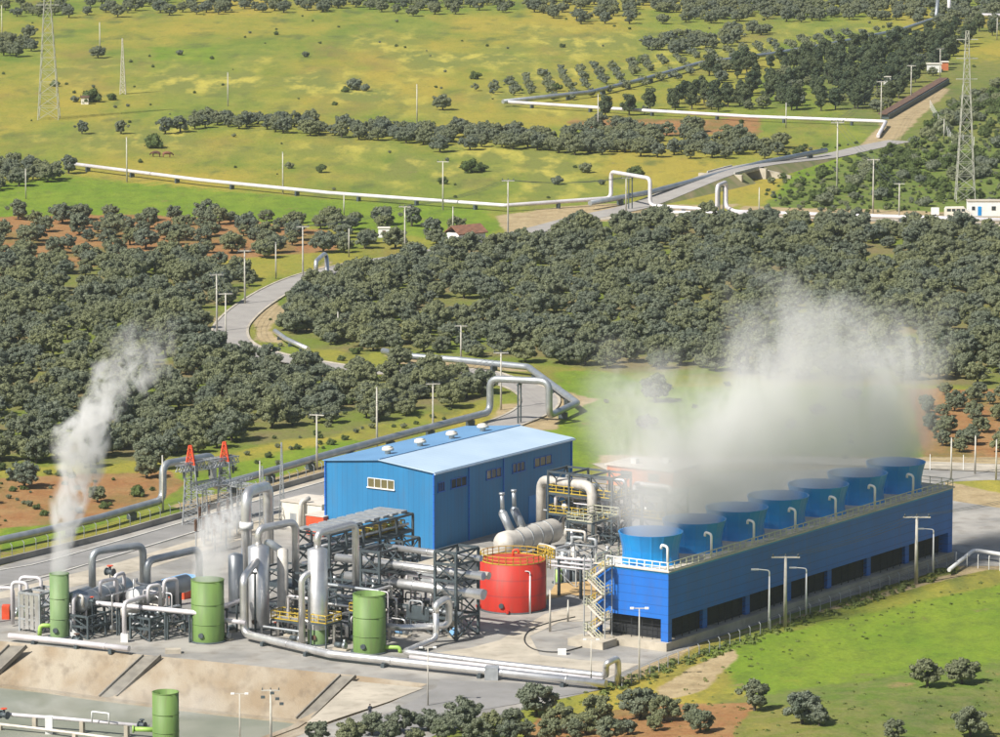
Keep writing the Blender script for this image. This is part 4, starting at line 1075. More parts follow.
# ---------------- green silencer tanks
t = drum('steam_silencer', 'slim dull green silencer tank at far left with steam rising from it', P(60, 637), 1.28, 8.5, 'greend')
b = B(); p = P(60, 637); b.tube([p + Vector((-1.1, 0, 1.5)), p + Vector((-2.6, .2, 1.5)), p + Vector((-2.7, .2, .1))], .28, 10); b.build('outlet', M['limey'], t)
t = drum('steam_silencer', 'wide green silencer tank steaming between the loop pipes and silver columns', P(208, 641), 2.15, 8.2, 'green')
t = drum('steam_silencer', 'wide green silencer tank with open top right of the silver columns', P(369.5, 652), 2.12, 7.7, 'green')
b = B(); p = P(369.5, 652); b.tube([p + Vector((1.8, -.4, .7)), p + Vector((3.9, -.6, .7)), p + Vector((4.0, -.6, .0))], .26, 10); b.build('outlet', M['limey'], t)
p = P(166, 748, -4.0); t = drum('steam_silencer', 'green silencer tank standing down in the pond', p, 1.62, 7.0, 'green')
b = B(); b.tube([p + Vector((-1.4, .3, 2.2)), p + Vector((-4.0, .6, 2.2))], .3, 10); b.cyl(p + Vector((-3.9, .6, 2.2)), p + Vector((-4.1, .6, 2.2)), .48); b.build('inlet', M['limey'], t)
vp = [P(-40, 711, -2.4), P(60, 718.5, -2.4), P(149, 726.5, -2.4)]
pipe('pond_pipe', 'white pipe crossing the pond floor to the green tank', vp, .24, 'aluw', sup=5, supm='pale', below=-4.0)
q_ = pipe('pond_pipe', 'lower pale pipe running along the bottom edge of the pond', [P(-40, 720, -3.2), P(40, 729, -3.4), P(110, 738, -3.4), P(160, 746, -3.4)], .2, 'alub', sup=6, supm='pale', below=-4.0)
p = P(92, 722, -2.2); a = P(109, 724, -2.2); pipe('pipe_bridge', 'small white square pipe loop above the pond pipe', [p, p + Vector((0, 0, 1.3)), a + Vector((0, 0, 1.3)), a], .1, 'white', bend=.15)
o = B().box(P(49, 725, -2.9), .9, .9, 2.2).build('valve_box', M['white'], None, P(49, 730, -4)); tag(o, 'white upright box straddling the pond pipe', 'box')
valve('dark valve with red top on the pond pipe at the left edge', P(4, 715, -2.3), 1.2)
valve('dark valve beside the green tank in the pond', P(142, 725, -2.0), 1.0, 'steel', 'steel')

# ---------------- separator columns
c1 = P(259, 628); c2 = P(318, 644)
t = drum('separator_column', 'tall silver separator column, left and thicker of the two', c1, 1.4, 10.9, 'alu', 'column', rim=False, top='cone', skirt=0)
t = drum('separator_column', 'tall silver separator column standing on a greenish skirt', c2, 1.32, 12.5, 'alu', 'column', rim=False, top='cone', skirt=2.0)
t = drum('separator_column', 'shorter grey column in shade beside the steaming green tank', P(236, 612), 1.0, 7.8, 'alug', 'column', rim=False, top='cone')
t = drum('separator_column', 'slim grey column behind the left silver column', A(c1, 3.2, -1.6), .75, 10.2, 'alub', 'column', rim=False, top='cone', manh=False)
g1 = P(247, 606); g2 = P(269, 592)
def collar(t): B().cyl(V(g1, 10.6), V(g1, 11.5), .95, n=16).build('collar', M['white'], t)
pipe('arch_pipe', 'tallest silver arch pipe rising above the separator columns', [V(g1, .4), V(g1, 15.6), V(g2, 14.8), V(g2, 4)], .72, 'alu', bend=1.9, n=16, rings=0, extra=collar)
g3 = P(296, 622); pipe('steam_pipe', 'silver pipe from the left column over to a vertical leg at its right', [V(c1, 11.2), V(c1, 13.3), V(g3, 13.6), V(g3, 1.0)], .5, 'alu', bend=1.2, n=14)
g4 = P(283, 610); g4b = P(267, 603); pipe('steam_pipe', 'short silver bent pipe between the two separator columns', [V(g4b, 3), V(g4b, 8.6), V(g4, 8.0), V(g4, .5)], .5, 'alug', bend=1.2)
g5 = P(302, 646); pipe('steam_pipe', 'silver riser bending into the upper side of the skirted column', [V(g5, .5), V(g5, 9.0), V(c2, 10.1)], .44, 'alu', bend=1.1, n=14)
g6 = P(356, 636); pipe('steam_pipe', 'silver pipe leaving the top of the skirted column towards the rack', [V(c2, 12.8), V(c2, 14.6), V(g6, 15.0), V(g6, 3.4)], .48, 'alu', bend=1.1, n=14)
g7 = P(244, 641)
pipe('front_pipeline', 'long silver pipeline along the yard front, rising into the left column', [V(c1, 9.3), V(g7, 8.4), V(g7, .95), P(330, 654, .95), P(440, 666, .95), P(606, 684, .95)], .52, 'alu', bend=1.3, n=14, sup=8, rings=9)
lp = P(612, 668)
pipe('front_pipeline', 'rear silver pipeline ending in the upright loop on the grass edge', [V(P(436, 646), 5.2), V(P(436, 646), .95), P(404, 652, .95), P(500, 664, .95), P(606, 676, .95), V(P(606, 684, .95), 3.6), V(P(618, 679, .95), 3.6), V(P(618, 679, .95), .2)], .42, 'alu', bend=1.0, n=14, sup=9, rings=9)
pipe('front_pipeline', 'thin middle silver pipeline between the two thick front ones', [P(410, 657, .7), P(500, 668, .7), P(604, 680, .7)], .28, 'aluw', sup=9)
o = B().box(P(492, 673, .8), 1.7, 1.9, 1.6, -.1).build('pipe_anchor', M['steell'], None, P(492, 674)); tag(o, 'grey steel anchor block clamped round the front pipelines', 'anchor')
w_ = [P(450, 634), P(436, 646)]
pipe('steam_pipe', 'silver hairpin pipe in front of the tall right rack', [V(w_[1], 4.4), V(w_[1], 5.4), V(A(w_[1], 2.6, -.3), 6.2), V(A(w_[1], 2.6, -.3), 2.3), P(400, 628, 2.3), P(384, 626, 2.3)], .46, 'alu', bend=1.0, n=14)

# ---------------- left cluster with loops and horizontal drums
pipe('loop_pipe', 'silver square loop pipe, left of the two big loops', [V(P(92, 552, 9), 4.2), P(92, 552, 9), P(143, 545, 9), V(P(143, 545, 9), 3.2)], .5, 'alug', bend=1.3, n=14)
pipe('loop_pipe', 'silver square loop pipe, right of the two big loops', [V(P(147, 561, 8.5), 4.2), P(147, 561, 8.5), P(199, 549, 8.5), V(P(199, 549, 8.5), 3.2)], .5, 'alug', bend=1.3, n=14)
vessel('heat_exchanger', 'grey horizontal drum under the left big loop', P(80, 603, 4.3), P(125, 586, 4.3), 1.25, 'alug', 3)
vessel('heat_exchanger', 'grey horizontal drum with white domed end under the right big loop', P(133, 597, 4.3), P(186, 583, 4.3), 1.2, 'alug', 3, endm='white')
vessel('heat_exchanger', 'lower beige drum behind the white front pipe', P(120, 612, 2.6), P(160, 601, 2.6), .85, 'alub', 2)
vessel('heat_exchanger', 'small grey drum beside the slim green silencer', P(72, 598, 5.0), P(88, 592, 5.0), .8, 'alug', 1)
frame('vessel_frame', 'dark steel frame carrying the drum under the left loop', P(88, 640), 7.5, 3.2, 3.0, 3, 2, [1.6, 3.0], brace=True)
frame('vessel_frame', 'dark steel frame carrying the drum under the right loop', P(150, 642), 7.5, 3.2, 3.0, 3, 2, [1.6, 3.0])
pipe('process_pipe', 'white waist-high pipe on dark legs ending at the wide steaming tank', [V(P(83, 602, 4.0), 2.2), P(83, 602, 4.0), P(130, 606.5, 4.0), P(203, 613.5, 4.0), P(246, 599, 4.2)], .33, 'aluw', bend=.8, sup=3.0)
pipe('process_pipe', 'short white pipe passing in front of the wide steaming tank', [P(200, 617, 2.6), P(246, 623, 2.6)], .3, 'aluw', sup=4)
for x, y, zt, e, lb in ((73.5, 637, 5.3, (88, 590), 'white riser pipe just right of the slim green tank'), (124.5, 642, 5.2, (158, 593), 'white riser pipe in the middle of the left cluster')):
    p = P(x, y); pipe('riser_pipe', lb, [V(p, .2), V(p, zt), P(e[0], e[1], zt)], .3, 'aluw', bend=.8)
    o = B().box(V(p, .55), .95, .95, 1.1).build('pipe_plinth', M['white'], None, p); tag(o, 'white block at the foot of the ' + ('left white riser' if x < 100 else 'middle white riser'), 'plinth')
pipe('edge_pipe', 'pinkish white pipe lying along the pond rim at left', [P(9, 636, .75), P(60, 641, .75), P(129, 649, .75)], .4, 'aluw', sup=5, rings=7)
for i, (x0, y0, x1, y1, zb, lb) in enumerate([(100, 583, 117, 580, 4.6, 'small white hoop pipe on the left drum, front one'), (115, 577, 124, 574, 4.4, 'small white hoop pipe on the left drum, back one'), (148, 588, 160, 586, 4.4, 'small white hoop pipe on the right drum, front one'), (164, 582, 177, 580, 4.2, 'small white hoop pipe on the right drum, back one')]):
    a, c = P(x0, y0, 6.4), P(x1, y1, 6.4); pipe('hoop_pipe', lb, [V(a, zb), V(a, 6.6), V(c, 6.6), V(c, 2.8)], .24, 'aluw', bend=.6)
for (x0, y0, x1, y1, z, yb, lb) in [(-20, 588, 13, 588, 5.0, 1, 'leftmost grey hooked pipe at the left edge'), (12, 582, 27, 583, 6.0, 3.2, 'second grey hooked pipe from the left edge'), (20, 577, 41, 578, 6.4, 3.8, 'grey hooked pipe nearest the slim green tank')]:
    a, c = P(x0, y0, z), P(x1, y1, z); pipe('hooked_pipe', lb, [V(a, .3), a, c, V(c, yb)], .24, 'aluw', bend=.7)
frame('cooler', 'grey steel cooler frame left of the slim green tank', P(40, 634), 5, 3.4, 5.2, 3, 2, [1.7, 3.4, 5.2], m='steell')
b = B()
for k in range(4): b.obox(P(40, 634), (-.15 + .02 * k, .02), (k * .85 + .08, k * .85 + .72), .4, 5.0, UV, VL)
o = b.build('finned_cooler', M['alu'], None, P(36, 633)); tag(o, 'ribbed silver panel on the front of the cooler frame', 'panel')
p = P(42, 626); pipe('process_pipe', 'small silver bent pipe between cooler panel and slim green tank', [V(p, .4), V(p, 2.8), V(P(52, 620), 2.8)], .3, 'alu', bend=.6)
pump('small pump set among the pipes at the far left edge', P(14, 618), VR)
o = B().box(P(23, 612, .9), 1, 1.3, 1.8).build('cabinet', M['green'], None, P(23, 614)); tag(o, 'small green cabinet near the left edge pipes', 'cabinet')
o = B().box(P(6, 612, .9), 1.0, 1.6, 1.8).build('cabinet', M['orangered'], None, P(6, 614)); tag(o, 'orange-red cabinet at the left edge of the plant', 'cabinet')
for i, (x, y) in enumerate([(98, 628), (110, 632), (160, 630), (172, 626), (186, 630), (225, 640), (232, 632)]):
    pump(['dark pump under the left drum, nearer the green tank', 'dark pump under the left drum, nearer the riser', 'dark pump under the right drum, leftmost', 'dark pump under the right drum, middle one', 'dark pump under the right drum, rightmost', 'dark pump right of the steaming wide tank, front one', 'dark pump right of the steaming wide tank, back one'][i], P(x, y), VR if i % 2 else UV)
valve('red-topped valve on stand behind the left drum', P(110, 572, 3.2), 1.3); valve('small valve on the white pipe near the left end', P(92, 601, 4.6), .8)
valve('valve on the pond rim pipe', P(77, 640, 1.0), 1.2, 'steel', 'brown')
o = B().box(P(173, 651, .3), 2.0, 1.2, .55, .1).build('manhole_cover', M['pale'], None, P(173, 652)); tag(o, 'pale concrete chamber block at the pond rim', 'block')

# shed with blue roof
o = P(184, 600); t = thing('shed', 'small open shed with sky blue roof behind the steaming wide tank', 'shed', A(o, 2, 1.5))
B().obox(A(o), (0, 4.6), (0, 3.2), 0, 2.3, UV, VL).build('wall', M['orangered'], t); B().obox(A(o), (-.3, 4.9), (-.3, 3.6), 2.3, 2.5, UV, VL).build('roof', M['shedblue'], t)

# control building beside the hall
o = P(293, 528); t = thing('control_building', 'low cream control building left of the blue hall', 'building', A(o, 3, 3))
B().obox(A(o), (0, 6), (-5.2, 2.0), 0, 3.8, UV, VL).build('wall', M['cream'], t); B().obox(A(o), (-.15, 6.15), (-5.35, 2.15), 3.8, 4.0, UV, VL).build('roof', M['roofpale'], t)
B().obox(A(o), (-.05, 0), (-.6, .5), .1, 2.2, UV, VL).build('door', M['steell'], t)
b = B(); b.tube([A(o, -.8, -2, 0), A(o, -.8, -2, 4.2), A(o, .6, -2.6, 4.6)], .35, 10, .8); tag(b.build('duct', M['alub'], None, A(o, -.8, -2)), 'round beige duct rising by the cream control building', 'duct')
o = P(309, 536); t = thing('container', 'orange container with grey end between cream building and hall', 'container', A(o, 2.5, .7))
B().obox(A(o), (0, 5.4), (-2.6, .5), .2, 3.0, UV, VL).build('body', M['orangered'], t); B().obox(A(o), (-.02, 5.4), (.5, .56), .2, 3.0, UV, VL).build('end_wall', M['steel'], t); B().obox(A(o), (-.1, 5.5), (-2.7, .65), 3.0, 3.12, UV, VL).build('roof', M['roofpale'], t)

# ---------------- long pipe rack by the gable
E_ = P(413, 567)
o = A(E_, -20, 0)
frame('pipe_rack', 'long dark pipe rack with rows of coolers in front of the blue gable', o, 20, 6, 7.6, 6, 2, [2.6, 5.2, 7.6], deck=[5.2], w=.3)
for k in range(9):
    b = B(); b.obox(A(o), (.4 + 2.2 * k, 1.9 + 2.2 * k), (.6, 5.4), 7.8, 8.15, UV, VL); x = tag(b.build('air_cooler', M['steell'], None, A(o, 1.1 + 2.2 * k, 3, 7.8)), 'flat grey air cooler bay on top of the long dark rack', 'cooler', 'air cooler bays on the long rack')
b = B(); b.obox(A(o), (14.5, 19.6), (-.03, .02), 5.4, 7.2, UV, VL)
for k in range(5):
    c = A(o, 10.2 + 2.1 * k, 1.5, 5.45); t = thing('gas_cylinder_rack', 'yellow fitted equipment inside the upper bay of the long rack', 'equipment', c, 'yellow equipment in the long rack')
    rail(B(), [c, c + UV * 1.5, c + UV * 1.5 + VL * 1.2, c + VL * 1.2], 1.1, .7, .06, closed=True).build('guard', M['yellow'], t); B().cyl(c + UV * .7 + VL * .6, c + UV * .7 + VL * .6 + Vector((0, 0, .9)), .35, n=12).build('body', M['limey'] if k % 2 else M['steell'], t)
for k, (bb, z, r, mm) in enumerate([(1.2, 5.75, .22, 'alu'), (4.2, 3.0, .28, 'alu'), (2.0, 3.0, .22, 'aluw'), (3.4, 5.75, .22, 'alug')]):
    pipe('rack_pipe', ['silver pipe on the upper level of the long rack', 'silver pipe at the back of the lower level of the long rack', 'white pipe on the lower level of the long rack', 'grey pipe on the upper level of the long rack'][k], [A(o, -1, bb, z + r), A(o, 20.5, bb, z + r)], r, mm)
o2 = A(E_, -6, -1.0)
frame('pipe_rack', 'short dark cross rack in front of the long rack', A(E_, -7, -3.2), 4, 3.0, 5.0, 2, 2, [2.4, 5.0], w=.28)

# ---------------- three big silver pipes and their racks
R1 = P(456, 641)
frame('pipe_rack', 'tall dark steel rack tower left of the red tank', R1, 5.2, 3.3, 11.6, 2, 2, [2.8, 5.4, 7.8, 10.0, 11.6], w=.32)
frame('pipe_rack', 'tall dark steel rack tower behind the open green tank', A(R1, 0, 12.2), 5.2, 3.0, 10.6, 2, 2, [3.0, 5.4, 7.8, 10.4], w=.32)
for k, (a, z, r, b0, b1, mm, lb) in enumerate([(4.4, 10.35, .42, -1.0, 13, 'alu', 'highest silver pipe spanning between the two rack towers'), (2.6, 8.45, .55, -2.6, 21, 'alu', 'middle thick silver pipe spanning between the two rack towers'), (3.9, 8.3, .5, -2.6, 20, 'alub', 'beige pipe behind the middle silver pipe'),
                                              (2.0, 6.15, .72, -3.0, 19, 'alu', 'lowest and thickest silver pipe between the two rack towers'), (4.2, 5.9, .42, -1.8, 17, 'alug', 'grey pipe behind the lowest silver pipe'), (1.4, 3.3, .35, 0, 11, 'alug', 'grey low pipe under the three big silver pipes')]):
    pipe('rack_pipe', lb, [A(R1, a, b1, z), A(R1, a, b0, z)], r, mm, rings=5.5, n=16)
frame('pipe_rack', 'dark low rack between the two silver columns and the green tank', A(R1, 3, 14.8), 6, 5.5, 6.2, 2, 3, [3.0, 6.2], w=.28)
frame('pump_rack', 'low dark frame with panels under the big silver pipes', A(R1, 1.2, 4.2), 3.2, 7.5, 3.6, 2, 3, [1.8, 3.6], w=.22)
b = B(); b.obox(A(R1), (6.4, 6.9), (4.4, 9.5), .2, 3.4, UV, VL); tag(b.build('cable_panel', M['cream'], None, A(R1, 6.5, 7)), 'cream panel wall behind the low frame under the silver pipes', 'panel')
b = B(); b.obox(A(R1), (1.0, 1.1), (5.0, 8.6), 1.9, 3.5, UV, VL); tag(b.build('cable_panel', M['steel'], None, A(R1, 1, 7)), 'dark panel on the front of the low frame', 'panel')
for k, (a, bb) in enumerate([(-1.5, 7.5), (-1.2, 10), (2.2, 1.6), (3.6, 2.2)]): pump(['pump in front of the low frame, right one', 'pump in front of the low frame, left one', 'pump inside the tall rack tower, front one', 'pump inside the tall rack tower, back one'][k], A(R1, a, bb), VR if k < 2 else UV, 1.05)
# yellow platforms round the columns
for o, la, lb_, z, lb in ((A(c2, -1.8, -2.6), 3.4, 2.4, 3.0, 'yellow railed platform right of the skirted column'), (A(c2, .6, 3.6), 2.6, 4.4, 2.2, 'yellow railed platform between the two silver columns'), (A(c2, 3, -7.5), 1.6, 4.6, 4.0, 'yellow railed walkway behind the open green tank')):
    frame('platform', lb, o, la, lb_, z, 2, 2, [z], m='steel', cat='platform', w=.18, deck=[z], railz=[z], brace=False)
for k in range(9):
    a, bb = (1.8, 2.0, -1.2, 4.5, 3.2, -1.5, 5.0, 6.2, 2.6)[k], (8.0, 5.6, 2.6, 3.0, -3.6, -4.8, -2.0, 6.0, -6.6)[k]
    (pump if k % 3 else valve)(['valve low between the silver columns, back one', 'dark pump left of the skirted column', 'dark pump just left of the skirt of the column', 'valve behind the skirted column', 'dark pump behind the open green tank', 'dark pump left of the open green tank', 'valve on the walkway side behind the columns', 'dark pump farthest behind the silver columns', 'dark pump beyond the open green tank'][k], *((A(c2, a, bb), VR) if k % 3 else (A(c2, a, bb, .9), 1.1)))
# dense small piping around the columns
def sk(i, a, bb, z, r, mm, lb, dirn=0, ln=6):
    d = (VL if dirn == 0 else UV); p = A(c2, a, bb, z); pipe('small_pipe', lb, [V(p, .2), p, p + d * ln, V(p + d * ln, .2)], r, mm, bend=.4)
sk(0, -1.2, 1.8, 1.6, .17, 'alug', 'thin grey pipe low in front of the left column', 0, 6.5); sk(1, 1.0, 2.2, 2.6, .2, 'alu', 'thin silver pipe between the columns at knee level', 0, 5.0)
sk(2, 2.5, 2.0, 5.2, .22, 'aluw', 'thin white pipe behind the skirted column riser', 0, 4.6); sk(3, 4.5, -5, 4.4, .2, 'alu', 'thin silver pipe behind the open green tank', 0, 8)
sk(4, 4.8, -6.5, 6.9, .24, 'alug', 'thin grey pipe above the walkway behind the columns', 0, 9); sk(5, 0.5, -2.2, 3.8, .2, 'alu', 'thin silver pipe right of the skirted column', 1, 6)

# tangle of small piping
frame('process_rack', 'dark process rack right behind the two silver columns', A(c2, 4.5, -3), 6, 9, 6.4, 3, 3, [2.2, 4.3, 6.4], w=.24, deck=[4.3])
frame('process_rack', 'dark process rack behind the left silver column', A(c1, 4.5, -5), 5, 8, 7.0, 2, 3, [2.4, 4.8, 7.0], w=.24, deck=[4.8])
gr_ = random.Random(21)
def tangle(o, a0, a1, b0, b1, zm, n, lab, grp):
    for k in range(n):
        a, bb, z = gr_.uniform(a0, a1), gr_.uniform(b0, b1), gr_.choice([.9, 1.5, 2.3, 3.2, 4.4, 5.4, zm]); r = gr_.choice([.09, .12, .16, .2, .24]); ln = gr_.uniform(2, 5.5)
        d = gr_.choice([UV, VL, VL]); p = A(o, a, bb, z); q = p + d * ln; dz = gr_.uniform(.6, 2.2) * gr_.choice([-1, 1, -1])
        pts = [V(p, .15) if gr_.random() < .5 else V(p, max(.2, z - 1.5)), p, q, V(q, max(.2, z + dz))]
        t = thing('process_pipe', lab, 'pipe', V(p, 0), grp); B().tube(pts, r, 8, .4).build('pipe_run', M[gr_.choice(['alu', 'aluw', 'alug', 'steell', 'alub', 'alu'])], t)
        if gr_.random() < .5:
            c = p.lerp(q, .5); B().cyl(c - d * .12, c + d * .12, r * 1.9, n=10).build('flange', M['steel'], t)
tangle(c2, 1.5, 10, -7, 8, 6.2, 34, 'thin pipe in the tangle of piping around the two silver columns', 'thin pipes tangled around the silver columns')
tangle(R1, .5, 8, 2, 13, 7.2, 22, 'thin pipe in the tangle under the three big silver pipes', 'thin pipes tangled under the three big silver pipes')
tangle(P(150, 640), 0, 8, -1, 4, 3.4, 12, 'thin pipe in the tangle below the right big loop', 'thin pipes tangled below the right loop')
tangle(P(88, 640), 0, 8, -1, 4, 3.4, 12, 'thin pipe in the tangle below the left big loop', 'thin pipes tangled below the left loop')
tangle(P(548, 538), 0, 8, -12, -1, 6.0, 26, 'thin pipe in the tangle inside the tall rack beside the hall', 'thin pipes tangled in the rack beside the hall')
tangle(P(560, 575), 0, 8, -4, 3, 3.0, 12, 'thin pipe in the tangle between red tank and zigzag stair', 'thin pipes tangled between red tank and stair')
# annex with pale roof
o = P(440, 591); t = thing('annex', 'low shed with pale flat roof between rack tower and blue hall', 'building', A(o, 7, 2.5))
B().obox(A(o), (0, 15.5), (0, 4.6), 0, 3.0, UV, VL).build('wall', M['steell'], t); B().obox(A(o), (-.4, 15.9), (-.3, 4.9), 3.0, 3.2, UV, VL).build('roof', M['pale'], t)
# beige condenser with two elbows
p0 = P(504, 544, 2.6); p1 = p0 + UV * 12.5
t = vessel('condenser', 'big beige horizontal condenser beside the dark hall wall', p0, p1, 1.75, 'alub', 4, dome=.7)
for k, f in enumerate((2.0, 5.0)):
    c = p0 + UV * f
    b = B(); b.tube([c + Vector((0, 0, 1.2)), c + VL * .9 + Vector((0, 0, 2.8)), c + VL * 1.6 + Vector((0, 0, 4.0))], .62, 14, .5); b.cyl(c + VL * 1.6 + Vector((0, 0, 3.9)), c + VL * 1.6 + Vector((0, 0, 4.5)), .62, .32, 14); b.cyl(c + VL * 1.6 + Vector((0, 0, 4.4)), c + VL * 1.7 + Vector((0, 0, 6.8)), .3, n=12); b.cyl(c + VL * 1.7 + Vector((0, 0, 6.6)), c + VL * 1.7 + Vector((0, 0, 6.9)), .42, n=12)
    b.build('exhaust_stack', M['alug'], t)
# rack in front of hall's right side
o = P(548, 538)
frame('process_rack', 'tall steel rack with yellow railed decks between hall and tower block', A(o, 0, -11), 5, 11, 10.0, 2, 4, [3.6, 6.6, 9.8], m='steel', w=.28, deck=[3.6, 6.6], railz=[3.6, 6.6])
frame('process_rack', 'second steel rack with yellow rails behind the first fan stack', A(o, 5, -17), 6, 8, 7.2, 2, 3, [3.4, 7.0], m='steel', w=.26, deck=[3.4, 7.0], railz=[3.4])
b1, b2 = P(541, 531), P(592, 545)
pipe('overhead_pipe', 'thick beige-white pipe bridging over in front of the process rack', [V(b1, .3), V(b1, 7.6), V(b2, 8.6), V(b2, .3)], .72, 'alub', bend=1.7, n=16, rings=0)
for k, (a, bb, z, r, ln, mm, lb) in enumerate([(.5, -1, 6.4, .25, 8, 'aluw', 'white pipe along the upper deck of the process rack'), (1.5, -4.2, 5.4, .25, 7, 'aluw', 'white pipe along the middle of the process rack'), (2.5, -1, 3.0, .22, 9.5, 'alub', 'beige pipe below the lower deck of the process rack'), (3.5, -1, 9.0, .3, 10, 'alug', 'grey pipe high in the process rack'), (7, -10.5, 8.0, .42, 6, 'aluw', 'white pipe above the second process rack')]):
    p = A(o, a, bb, z); pipe('rack_pipe', lb, [V(p, z - 2.2), p, p - VL * ln, V(p - VL * ln, max(z - 3.4, .3))], r, mm, bend=.6)
for k in range(8):
    a, bb, z = (1.2, 2.8, 1.6, 3.2, 2.2, 6.5, 8.0, 9)[k], (-2, -4.5, -7, -9, -5.8, -12.5, -14, -11)[k], (3.8, 3.8, 3.8, 3.8, 6.8, 3.6, 3.6, 3.6)[k]
    p = A(o, a, bb, z); vessel('separator_drum', ['small drum on lower deck of the process rack, first from hall', 'small drum on lower deck of the process rack, second from hall', 'small drum on lower deck of the process rack, third from hall', 'small drum on lower deck of the process rack, fourth from hall', 'small drum on the upper deck of the process rack', 'small drum on the second rack, nearest the first rack', 'small drum on the second rack, middle one', 'small drum on the second rack, back one'][k], p + Vector((0, 0, .8)), p + UV * 1.6 + Vector((0, 0, .8)), .5, ('alub', 'alug', 'alu')[k % 3], 1, saddle=z)
# ejector / cooling water pipes towards the stairs
for x, y, lb in ((563.5, 566, 'pale green drum, left of the pair before the stair'), (575, 563, 'pale green drum, right of the pair before the stair')):
    drum('chemical_drum', lb, P(x, y, 0) , .62, 2.4, 'alub' if x > 570 else 'alug', 'tank', rim=False, top='cone', manh=False)
p = P(540, 545, 3.4); pipe('process_pipe', 'beige pipe bending down left of the pale green drums', [p, P(556, 549, 3.4), V(P(556, 549, 3.4), .3)], .34, 'alub', bend=.7)
for k, (y0, y1, z, r) in enumerate([(561, 566, 4.6, .16), (565, 570, 4.2, .16), (557, 561, 5.2, .2)]):
    pipe('process_pipe', ['thin white pipe running to the stair, middle', 'thin white pipe running to the stair, lowest', 'thin white pipe running to the stair, highest'][k], [P(548, y0, z), P(592, y1, z)], r, 'aluw', sup=3)
frame('pipe_support', 'slim steel frame left of the zigzag stair', P(576, 588), 5, 3.5, 5.0, 2, 2, [2.5, 5.0], m='steell', w=.16)
frame('pipe_support', 'slim steel frame behind the zigzag stair', P(592, 566), 7, 4.2, 6.0, 2, 2, [3.0, 6.0], m='steel', w=.2, railz=[6.0], railm='rail')
for k in range(4): 
    p = P(558 + 8 * k, 583 - k * .6); drum('barrel', ['green barrel with lime bands right of the red tank', 'grey barrel next to the green one', 'dark barrel near the stair frame', 'pale barrel nearest the stair'][k], p, .55, 1.9, ('limey', 'alug', 'steel', 'alub')[k], 'barrel', rim=False, top='flat', manh=False)
o = A(P(560, 590)); b = B()
b.tube(smooth_line([P(575, 617, .1), P(545, 624, .1), P(528, 632, .1), P(525, 642, .1), P(536, 650, .1), P(560, 652, .1), P(585, 646, .1)], 6), .09, 8, 0)
tag(b.build('hose', M['black'], None, P(528, 640)), 'dark curved hose lying on the pale pavement before the stair', 'hose')
sheet('earth_patch', [(545, 600), (556, 583), (590, 580), (604, 590), (600, 600), (570, 594)], M['brown'] if False else mat('sand_patch', (.5, .33, .14), (.42, .28, .13), .9), .06)
o = B().box(P(562, 652, .35), 1.1, .9, .7).build('concrete_block', M['white'], None, P(562, 653)); tag(o, 'small white block on the pavement inside the hose curve', 'block')
o = B().box(P(608, 600, 1), 1.3, 4, 2.0, .59).build('skid_box', M['alub'], None, P(608, 604)) if False else None

# orange warehouse
o = P(607, 484); t = thing('warehouse', 'orange walled warehouse with tan flat roof, half hidden by steam', 'building', A(o, 5, -10))
B().obox(A(o), (0, 8), (-12, 0), 0, 3.0, UV, VL).build('wall', M['orange'], t); B().obox(A(o), (-.3, 8.3), (-12.3, .3), 3.0, 3.22, UV, VL).build('roof', M['roofpale'], t)
for k in range(2): B().obox(A(o), (2 + 3.0 * k, 3 + 3.0 * k), (-4 - 4 * k, -3 - 4 * k), 3.22, 4.0, UV, VL).build('roof_unit', M['white'], t)
for k in range(2): B().obox(A(o), (-.06, 0), (-4.5 - 5 * k, -2.5 - 5 * k), 1.2, 2.4, UV, VL).build('window', M['glassd'], t)

# ---------------- substation gantry
def lattice(b, p, w0, w1, z0, z1, n, r=.045, dx=None):
    """tapering four-legged lattice"""
    cs4 = [(-1, -1), (1, -1), (1, 1), (-1, 1)]
    def pt(k, f): w = w0 + (w1 - w0) * f; return Vector((p.x + cs4[k][0] * w / 2, p.y + cs4[k][1] * w / 2, z0 + (z1 - z0) * f))
    for k in range(4): b.bar(pt(k, 0), pt(k, 1), r * 1.7)
    for j in range(n):
        f0, f1 = j / n, (j + 1) / n
        for k in range(4):
            k2 = (k + 1) % 4; b.bar(pt(k, f0), pt(k2, f1), r); b.bar(pt(k2, f0), pt(k, f1), r); b.bar(pt(k, f1), pt(k2, f1), r)
def lbeam(b, p, q, w, n, r=.04):
    p, q = Vector(p), Vector(q); d = (q - p).normalized(); s = Vector((-d.y, d.x, 0)).normalized() * w / 2; u = Vector((0, 0, w / 2))
    c4_ = [s + u, -s + u, -s - u, s - u]
    for c in c4_: b.bar(p + c, q + c, r * 1.6)
    for j in range(n):
        a, e = p.lerp(q, j / n), p.lerp(q, (j + 1) / n)
        for k in range(4): b.bar(a + c4_[k], e + c4_[(k + 1) % 4], r); b.bar(a + c4_[(k + 1) % 4], e + c4_[k], r) if k % 2 else None
ga, gb = P(191, 524), P(225, 520)
t = thing('substation_gantry', 'galvanised lattice gantry with two orange-red tips', 'gantry', (ga + gb) / 2)
for c, zt in ((ga, 8.8), (gb, 8.8)):
    b = B(); lattice(b, c, 2.4, 1.4, 0, zt, 8, .065); b.build('lattice_column', M['steell'], t)
    b = B(); lattice(b, c, 1.3, .35, zt, zt + 2.9, 4, .10); b.build('peak', M['orangered'], t)
